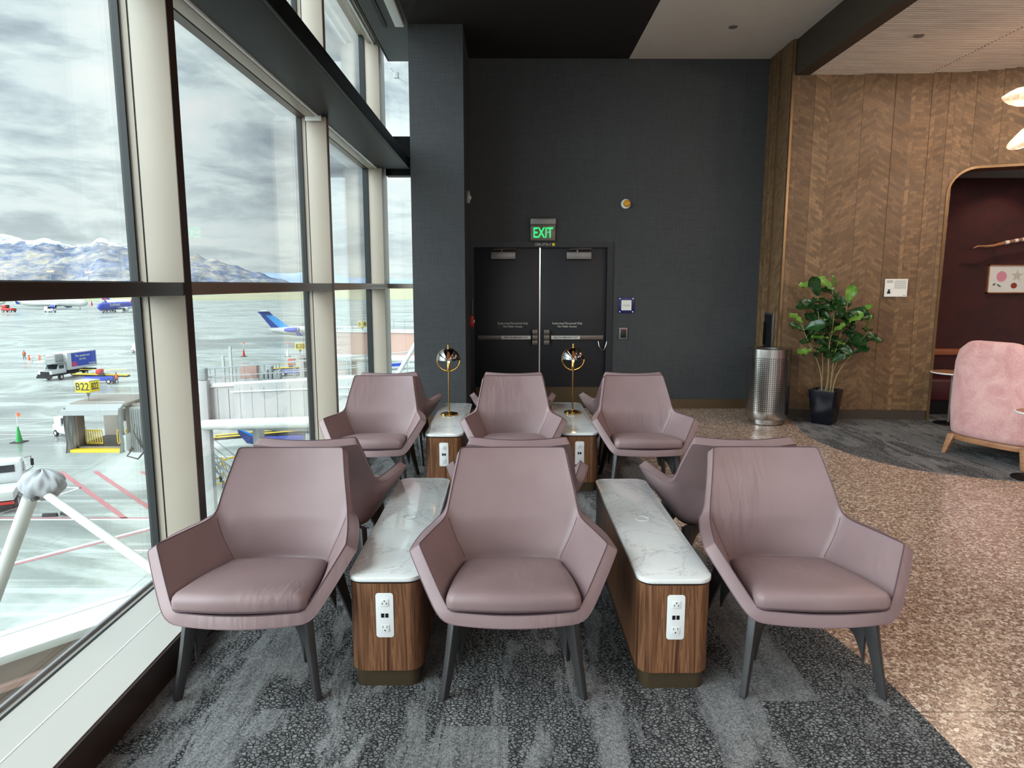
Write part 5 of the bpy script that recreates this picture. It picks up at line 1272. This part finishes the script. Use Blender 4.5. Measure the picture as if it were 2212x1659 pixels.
    if tee:
        mm = MB()
        for k in range(6):
            a = k / 6; mm.tube([(.16, y0 + w * (.08 + a * .5), zc + R * .72), (.16, y0 + w * (.40 + a * .42), zc + R * .7 + fh * .40), (.16, y0 + w * (.72 + a * .30), zc + R * .7 + fh * .62)], .06, 5)
        mm.build('globe_lines', M['truckwhite'], fo)
    zt = zc + R * .7 + fh if tee else zc + R * .35
    for s in (-1, 1):
        m = MB(); yy = y0 + (w * 1.0 if tee else w * .5); wing(m, (0 if tee else s * R * .4, yy, zt), (s * L_ * (.15 if not tee else .17), yy + L_ * .10, zt + .1), L_ * .09, L_ * .035, .05, M['bridgewhite']); m.build('tailplane', None, t, smooth=True, ang=40)
    if title:
        text_obj('lettering', title[0], title[1], (R * 1.0 + .03, title[2], zc + R * title[3]), titlemat, f, right=(0, -1 if title[4] else 1, 0), up=(0, 0, 1), extrude=.01, bold=.02)
    return t, f
airliner('airliner', 'blue Southwest airliner with orange and red tail taxiing on the far apron', (-205.0, 346.0, GZ), radians(0), 37.0, 1.95, M['swblue'], (M['swred'], M['swyellow']), M['truckwhite'], title=('Southwest', 2.3, 11.5, .42, False), titlemat=M['truckwhite'])
airliner('airliner', 'white airliner parked at the far left behind the window rail', (-250.0, 412.0, GZ), radians(90), 44.0, 2.1, M['bridgewhite'], (M['crjnavy'], M['crjblue']), M['truckblue'])
airliner('regional_jet', 'white regional jet with blue globe tail parked beyond the B20 stand', (-30.0, 181.5, GZ), radians(90), 33.0, 1.42, M['bridgewhite'], (M['crjnavy'], M['crjblue']), M['swblue'], tee=True, title=None)
# titles on the regional jet's camera side
rj = [o for o in bpy.data.objects if o.name.startswith('regional_jet')][0]
text_obj('lettering', 'UNITED EXPRESS', 1.05, (-1.46, 12.5, 1.42 * 1.6 + .62), M['windowdark'], rj.children[0], right=(0, -1, 0), up=(0, 0, 1), extrude=.01, bold=.02, space=1.15)
for (x, y, rz, lb) in ((-225, 440, 90, 'distant parked airliner with blue tail between the white and the blue aircraft'), (-330, 455, 80, 'distant parked airliner at the far left edge of the apron')):
    airliner('airliner', lb, (x, y, GZ), radians(rz), 34.0, 1.9, M['bridgewhite'], (M['crjnavy'], M['swred']), M['truckblue'])
# big blue wing tip of an aircraft parked below the tunnel
t = thing('aircraft_winglet', 'bright blue aircraft winglet rising behind the front chair back', 'winglet', (-20.1, 50.0, -9.0))
m = MB(); m.loft([[(0, 0, 0), (.05, .0, -.3), (.65, 0, -1.05), (2.4, .0, -1.35), (2.75, 0, -1.05)], [(.0, .12, 0), (.05, .12, -.3), (.65, .12, -1.05), (2.4, .12, -1.35), (2.75, .12, -1.05)]], M['crjnavy'])
m.build('blade', None, t); MB().tube([(0, .06, .02), (.8, .06, -.35), (1.7, .06, -.76), (2.8, .06, -1.05)], [.05, .10, .12, .12], 8).build('leading_edge', M['skyblue'], t, smooth=True)
MB().loft([[(2.3, -.4, -1.5), (2.9, -.4, -1.2), (2.9, .6, -1.2), (2.3, .6, -1.5)], [(7.0, -2.4, -3.2), (7.6, -2.4, -2.9), (7.6, .2, -2.9), (7.0, .2, -3.2)]]).build('wing_tip', M['bridgewhite'], t)

# ---- jet bridge B22
t = thing('jet_bridge', 'pale grey jet bridge with open canopied cab and roof railings', 'jet bridge', (-26.5, 44.0, GZ))
ox, oy = -26.5, 44.0
def Lc(x, y, z): return (x - ox, y - oy, z - GZ)
# cab: opening to the left, front of the canopy towards the viewer
c = MB()
c.box(-1.75, 1.9, -.2, 3.2, 3.9, 4.05); c.box(-1.75, 1.9, -.3, 3.2, 6.75, 6.95); c.box(-1.7, 3.3, 3.1, 3.25, 3.9, 6.9); c.box(1.5, 3.4, .2, .35, 3.6, 6.8); c.box(1.75, 1.9, .2, 3.2, 4.0, 6.8); c.box(1.9, 3.6, .3, 3.2, 6.6, 6.75)
c.box(-1.7, -1.45, -.2, .6, 3.9, 6.75)
cab = c.build('cab', M['cabgrey'], t, bevel=.02)
MB().box(-1.6, 1.6, -.2, 3.1, 4.05, 4.09).build('cab_floor', M['tyre'], cab)
m = MB(); m.box(1.9, 3.6, -.05, .2, 3.6, 6.6)
for k in range(12): m.box(1.95 + k * .14, 2.02 + k * .14, -.1, -.05, 3.7, 6.5)
m.build('corrugated_side', M['bellows'], t)
m = MB(); m.box(-.5, .3, 3.02, 3.09, 4.05, 6.2); m.box(.5, 1.3, 3.02, 3.09, 4.05, 6.2); m.build('cab_door', M['copingwhite'], cab)
m = MB(); m.box(-.25, .05, 2.99, 3.02, 5.1, 5.95); m.box(.75, 1.1, 2.99, 3.02, 5.1, 5.95); m.build('door_window', M['windowdark'], cab)
def fold(y0, z0, x, w, s):
    rings = []
    for k in range(9):
        q = k / 8; off = .14 * (k % 2)
        rings.append([(x + s * (off + .35 * q), y0 - .1 - .9 * (1 - q) , z) for z in (3.8, 4.6, 5.4, 6.2, 6.75)])
    return rings
m = MB()
for s, x in ((-1, -1.55), (1, 1.35)):
    vs = []; fs = []
    for k in range(9):
        q = k / 8; xx = x + .10 * (k % 2) * s + .25 * (1 - q) * s; yy = -.9 + .9 * q
        for z in (3.75, 4.5, 5.3, 6.1, 6.7): vs.append((xx + .06 * sin(z * 3 + k), yy, z))
    for k in range(8):
        for j in range(4): a = k * 5 + j; fs.append((a, a + 1, a + 6, a + 5))
    n0 = len(vs); vs += [(v[0] + .04 * s, v[1], v[2]) for v in vs]; fs += [(a + n0, b + n0, c_ + n0, d_ + n0) for d_, c_, b, a in fs]
    m.add(vs, fs)
m.loft([[(-1.95, -1.1, 6.25), (1.75, -1.1, 6.3), (1.75, -1.05, 6.6), (-1.95, -1.05, 6.55)], [(-1.75, -.1, 6.7), (1.7, -.1, 6.75), (1.7, -.05, 7.0), (-1.75, -.05, 6.95)]])
m.build('canopy', M['bellows'], t, smooth=True, ang=30)
MB().box(-1.75, 1.5, -.75, -.2, 3.75, 3.95).build('bumper_sill', M['yellow'], t, bevel=.03)
m = MB()
for x0, x1 in ((-1.3, -.25), (.75, 1.4)):
    m.box(x0, x1, .3, .36, 4.95, 5.05); m.box(x0, x1, .3, .36, 4.1, 4.18)
    k = x0
    while k < x1: m.box(k, k + .05, .3, .36, 4.1, 5.0); k += .15
m.build('safety_gate', M['yellow'], t); MB().box(-.4, .9, .2, .35, 6.45, 6.55).build('strip_light', M['bulb'], cab)
m = MB(); m.box(1.65, 1.9, -.7, 1.0, 3.9, 4.9); m.build('control_panel', M['copingwhite'], t, bevel=.03)
m = MB()
for k in range(4): m.tube([(2.3 + .1 * k, .05, 6.1), (2.1 + .2 * k, -.1, 5.0 - .2 * k), (2.5 + .05 * k, -.1, 4.0), (2.9, -.05, 3.6)], .03, 5)
m.tube([(2.0, -.1, 3.9), (1.6, -.2, 3.4), (2.3, -.2, 3.2), (2.9, -.1, 3.9)], .06, 6); m.build('hoses', M['hose'], t, smooth=True)
MB().tube([(3.0, 0, 3.5), (3.3, 0, 2.7), (4.1, 0, 1.9)], [.05, .12, .10], 8).build('lime_hose', M['limehose'], t, smooth=True)
# tunnel from the cab to the terminal
A = Vector((-23.3, 44.6)); B = Vector((-6.2, 32.0)); d = (B - A).normalized(); w = Vector((-d.y, d.x)); Lt = (B - A).length
def TP(s, off, z): p = A + d * s + w * off; return Lc(p.x, p.y, z)
def zr(s): return -5.10 + (2.45) * s / Lt           # roof line
m = MB()
def tb_(s0, s1, o0, o1, z0, z1, mat=None, mm=None):
    mm = mm or m
    mm.loft([[TP(s0, o0, zr(s0) + z0), TP(s0, o1, zr(s0) + z0), TP(s0, o1, zr(s0) + z1), TP(s0, o0, zr(s0) + z1)], [TP(s1, o0, zr(s1) + z0), TP(s1, o1, zr(s1) + z0), TP(s1, o1, zr(s1) + z1), TP(s1, o0, zr(s1) + z1)]], mat)
tb_(-1.0, 10.5, 0, 2.3, -2.35, -.15); tb_(9.8, Lt, -.25, 2.6, -2.15, .0)
tun = m.build('tunnel', M['bridgegrey'], t)
m = MB(); k = 0.0
while k < Lt: tb_(k, k + .02, -.27, -.22, -2.1, -.2); k += 1.15
m.build('panel_joint', M['railgrey'], tun)
m = MB(); tb_(-1, Lt, -.1, 0.1, -.1, .12); tb_(9.5, Lt, -.32, -.2, -.45, -.38); m.build('roof_edge', M['copingwhite'], tun)
m = MB(); rp = [TP(s, -.55, zr(s) - 2.45 + .45 * s / Lt) for s in (1.0, 8.0, 15.0, Lt)]; m.tube(rp, .30, 14); m.build('service_pipe', M['bridgewhite'], t, smooth=True)
m = MB(); tb_(0, Lt, .1, .4, -2.7, -2.1); tb_(0, Lt, 1.8, 2.1, -2.7, -2.1); m.build('floor_beam', M['bellows'], t)
m = MB()
for z in (.5, 1.0): m.tube([TP(s, 0.0, zr(s) + z) for s in (0, Lt)], .03, 6)
k = 0
while k < Lt: m.tube([TP(k, 0, zr(k)), TP(k, 0, zr(k) + 1.0)], .03, 6); k += 1.5
m.build('near_railing', M['railgrey'], t)
m = MB()
for z in (.5, 1.0): m.tube([TP(s, 2.3, zr(s) + z) for s in (0, Lt)], .03, 6)
k = 0
while k < Lt: m.tube([TP(k, 2.3, zr(k)), TP(k, 2.3, zr(k) + 1.0)], .03, 6); k += 1.5
m.build('far_railing', M['railgrey'], t)
m = MB()
for s_, hh in ((7.6, 1.7), (8.4, 2.2)): m.box(*[v for v in (TP(s_, .5, 0)[0] - .07, TP(s_, .5, 0)[0] + .07, TP(s_, .5, 0)[1] - .07, TP(s_, .5, 0)[1] + .07)], zr(s_) - GZ, zr(s_) - GZ + hh)
m.build('mast', M['bridgewhite'], t)
for s_, o_ in ((6.9, -.4), (7.9, 2.4)):
    p = TP(s_, o_, 0); zz_ = zr(s_) - GZ
    MB().box(p[0] - .28, p[0] + .28, p[1] - .25, p[1] + .25, 0 if o_ < 0 else 0, zz_ + .35).build('lift_column', M['bridgegrey'], t, bevel=.03)
    MB().box(p[0] - .24, p[0] + .24, p[1] - .25, p[1] + .25, zz_ + .35, zz_ + 1.1).build('column_motor', M['bellows'], t, bevel=.12)
MB().box(*(TP(9.6, .9, 0)[0] - .5, TP(9.6, .9, 0)[0] + .5, TP(9.6, .9, 0)[1] - .2, TP(9.6, .9, 0)[1] + .2), zr(9.6) - GZ + .25, zr(9.6) - GZ + 1.0).build('roof_box', M['terra'], t, bevel=.02)
p = TP(11.2, 1.3, 0); m = MB()
for k in range(5): m.box(p[0] - .6 + k * .24, p[0] - .42 + k * .24, p[1] - .2, p[1] + .2, zr(11.2) - GZ + .1, zr(11.2) - GZ + .45 + .2 * (k % 3))
m.build('air_unit', M['bellows'], t, bevel=.04)
# service stair: lattice truss
m = MB()
for off in (0.0, .9):
    a = Vector(Lc(-21.2, 42.2 + off, -7.2)); b = Vector(Lc(-16.6, 40.2 + off, -9.9))
    for dz in (0, -.45): m.tube([a + Vector((0, 0, dz)), b + Vector((0, 0, dz))], .06, 6)
    for k in range(14):
        q0 = a.lerp(b, k / 14); q1 = a.lerp(b, (k + .5) / 14) + Vector((0, 0, -.45)); q2 = a.lerp(b, (k + 1) / 14); m.tube([q0, q1, q2], .03, 5)
    m.tube([a + Vector((0, 0, 1)), b + Vector((0, 0, 1))], .03, 5)
m.build('service_stair', M['railgrey'], t)
def gate_sign(loc, rz, txt, lb, w, h, dd):
    t = thing('gate_sign', lb, 'sign', loc, rz)
    MB().box(-w / 2, w / 2, -dd / 2, dd / 2, 0, h).build('box', M['yellowsign'], t, bevel=.01)
    MB().box(-w / 2 - .02, w / 2 + .02, -dd / 2 - .02, dd / 2 + .02, h, h + .06).build('top', M['bridgewhite'], t)
    text_obj('lettering', txt, h * .98, (0, -dd / 2 - .012, h * .5), M['black'], t, extrude=.004, sx=.9, bold=.012)
    text_obj('lettering', txt, h * .9, (w / 2 + .012, 0, h * .5), M['black'], t, right=(0, 1, 0), extrude=.004, sx=.62, bold=.008)
    MB().lathe([(w * .2, 0), (.03, -.38), (.03, -.75)], 4).build('stem', M['bellows'], t)
gate_sign((-27.55, 44.6, -5.30), radians(-8), 'B22', 'yellow gate sign reading B22 above the jet bridge cab', 1.02, .72, .95)
# second bridge, B20
gate_sign((-21.35, 70.3, -4.92), radians(17), 'B20', 'yellow gate sign reading B20 on the second jet bridge', .95, .62, .9)
gate_sign((-15.9, 75.0, -2.95), radians(12), 'B18', 'small distant yellow gate sign nearest the window corner', .9, .6, .9)
t = thing('jet_bridge', 'second jet bridge cab with pale roof under the B20 sign', 'jet bridge', (-20.2, 71.0, GZ))
m = MB(); m.box(-1.5, 4.0, -.6, 2.4, 6.95, 7.3); m.box(-1.4, 4.0, 1.9, 2.2, 3.6, 7.0); m.box(-1.4, -.9, -.4, 2.2, 3.6, 7.0); m.box(1.2, 4.0, -.2, 2.2, 3.6, 7.0); m.box(-1.4, 4.0, -.5, 2.2, 3.4, 3.7); m.build('cab', M['bridgegrey'], t, bevel=.04)
MB().lathe([(.1, -.9), (.6, -.7), (.85, 0), (.6, .7), (.1, .9)], 16, c=(.6, -1.0, 8.6), axis='y').build('hose_reel', M['orange'], t, smooth=True)
m = MB(); m.box(-.6, .8, -.55, -.48, 3.8, 5.0); m.build('safety_gate', M['yellow'], t)
MB().box(.8, 1.2, .5, .9, 0, 3.6).build('column', M['bellows'], t)
# terracotta bridge closing the view on the right
t = thing('walkway_bridge', 'terracotta clad walkway bridge with roof railing, seen by the window corner', 'bridge', (-12, 62, GZ), radians(-12))
MB().box(-4.2, 8.0, 0, 3.0, 8.2, 10.2).build('cladding', M['terra'], t); MB().box(-4.3, 8.0, -.1, 3.1, 10.2, 10.32).build('coping', M['copingwhite'], t)
m = MB()
for z in (10.8, 11.4): m.tube([(-4.2, 0, z), (8, 0, z)], .035, 6)
for k in range(13): m.tube([(-4.2 + k, 0, 10.3), (-4.2 + k, 0, 11.4)], .03, 6)
m.build('railing', M['railgrey'], t); MB().tube([(-4.2, -.4, 7.9), (8, -.4, 7.9)], .32, 12).build('pipe', M['bridgewhite'], t, smooth=True)
MB().box(-4.0, -3.2, .5, 2.5, 0, 8.2).build('pier', M['terra'], t)
t = thing('bracing_strut', 'white diagonal steel strut outside the narrow end window', 'strut', (-4.06, 30, -1.0))
MB().tube([(.35, 0, .6), (-1.5, 0, -2.4)], .10, 10).build('tube', M['bridgewhite'], t, smooth=True)
# boom with covered joint just outside the window
t = thing('covered_boom_arm', 'white steel boom arms meeting at a joint wrapped in grey fabric', 'boom arm', (-3.46, 4.95, .16))
def pt(x, y, z): return (x + 3.46, y - 4.95, z - .16)
MB().tube([pt(-3.46, 4.95, .12), pt(-2.05, 3.83, -.03)], .030, 14).build('arm', M['bridgewhite'], t, smooth=True)
MB().tube([pt(-3.52, 4.90, .10), pt(-3.95, 4.98, -.75)], .052, 14).build('arm', M['bridgewhite'], t, smooth=True)
m = MB(); rings = []
for i in range(25):
    th = pi * i / 24; ring = []
    for k in range(72):
        a = 2 * pi * k / 72; r = .15 * (1 + .10 * abs(sin(3 * a + 2.2 * th)) + .05 * sin(9 * a - 4 * th) + .03 * sin(17 * a + 3 * th))
        ring.append((r * sin(th) * cos(a) * 1.0, r * sin(th) * sin(a) * .7, .02 + .11 * cos(th) * (1 + .1 * sin(7 * a + 4 * th))))
    rings.append(ring)
m.loft(rings); m.build('fabric_cover', M['coverfabric'], t, smooth=True, ang=40)
MB().cyl((0.01, -.13, -.055), (.01, .0, -.055), .016, n=12).build('pivot_bolt', M['hose'], t)
# coping of the lower roof beneath the window
t = thing('roof_parapet', 'white capped brown parapet of the lower roof under the window sill', 'parapet', (-4.6, 6.5, -2.0))
def q_(x, y, z): return (x + 4.6, y - 6.5, z + 2.0)
a = Vector((-7.6, 4.36)); b = Vector((-2.6, 10.05)); dd = (b - a).normalized(); nn = Vector((dd.y, -dd.x)); wc = .62
P0 = lambda s, o, z: q_(a.x + dd.x * s + nn.x * o, a.y + dd.y * s + nn.y * o, z)
LL = (b - a).length
MB().loft([[P0(-2, 0, -2.0), P0(-2, wc, -2.0), P0(-2, wc, -2.09), P0(-2, 0, -2.09)], [P0(LL, 0, -2.0), P0(LL, wc, -2.0), P0(LL, wc, -2.09), P0(LL, 0, -2.09)]]).build('coping', M['copingwhite'], t, bevel=.01)
MB().loft([[P0(-2, .06, -2.09), P0(-2, wc - .05, -2.09), P0(-2, wc - .05, -4.4), P0(-2, .06, -4.4)], [P0(LL, .06, -2.09), P0(LL, wc - .05, -2.09), P0(LL, wc - .05, -4.4), P0(LL, .06, -4.4)]]).build('wall', M['wallbrown'], t)
MB().loft([[P0(-2, wc - .05, -2.30), P0(-2, wc + .03, -2.30), P0(-2, wc + .03, -2.36), P0(-2, wc - .05, -2.36)], [P0(LL, wc - .05, -2.30), P0(LL, wc + .03, -2.30), P0(LL, wc + .03, -2.36), P0(LL, wc - .05, -2.36)]]).build('flashing', M['terra'], t)
m = MB(); m.loft([[P0(-2, .14, -1.998), P0(-2, .145, -1.998), P0(-2, .145, -1.996), P0(-2, .14, -1.996)], [P0(LL, .14, -1.998), P0(LL, .145, -1.998), P0(LL, .145, -1.996), P0(LL, .14, -1.996)]]).build('joint', M['railgrey'], t)
tag(MB().loft([[P0(-2, wc - .1, -3.3), P0(-2, 6, -3.3), P0(-2, 6, -3.5), P0(-2, wc - .1, -3.5)], [P0(LL, wc - .1, -3.3), P0(LL, 6, -3.3), P0(LL, 6, -3.5), P0(LL, wc - .1, -3.5)]]).build('lower_roof', M['wallbrown']), 'flat brown lower roof between the building and its white capped parapet', 'roof').location = (-4.6, 6.5, -2.0)
# floodlight masts on the horizon
for x, h, lb in ((-652, 31, 'leftmost distant floodlight mast on the horizon'), (-591, 30.4, 'middle distant floodlight mast on the horizon'), (-542, 29.5, 'distant floodlight mast nearest the first window mullion')):
    t = thing('floodlight_mast', lb, 'floodlight mast', (x, 900, GZ), 0, 'floodlight masts on the horizon')
    MB().cyl((0, 0, 0), (0, 0, h), .5, .3, n=8).build('pole', M['railgrey'], t); MB().box(-4, 4, -.8, .8, h, h + 1.6).build('lamp_head', M['bulb'], t)
S.cycles.max_bounces = 5; S.cycles.diffuse_bounces = 2; S.cycles.glossy_bounces = 3; S.cycles.transparent_max_bounces = 10; S.cycles.use_adaptive_sampling = True; S.cycles.adaptive_threshold = 0.02; S.cycles.use_light_tree = True; S.cycles.transmission_bounces = 4
S.cycles.caustics_reflective = False; S.cycles.caustics_refractive = False; S.cycles.sample_clamp_indirect = 6.0
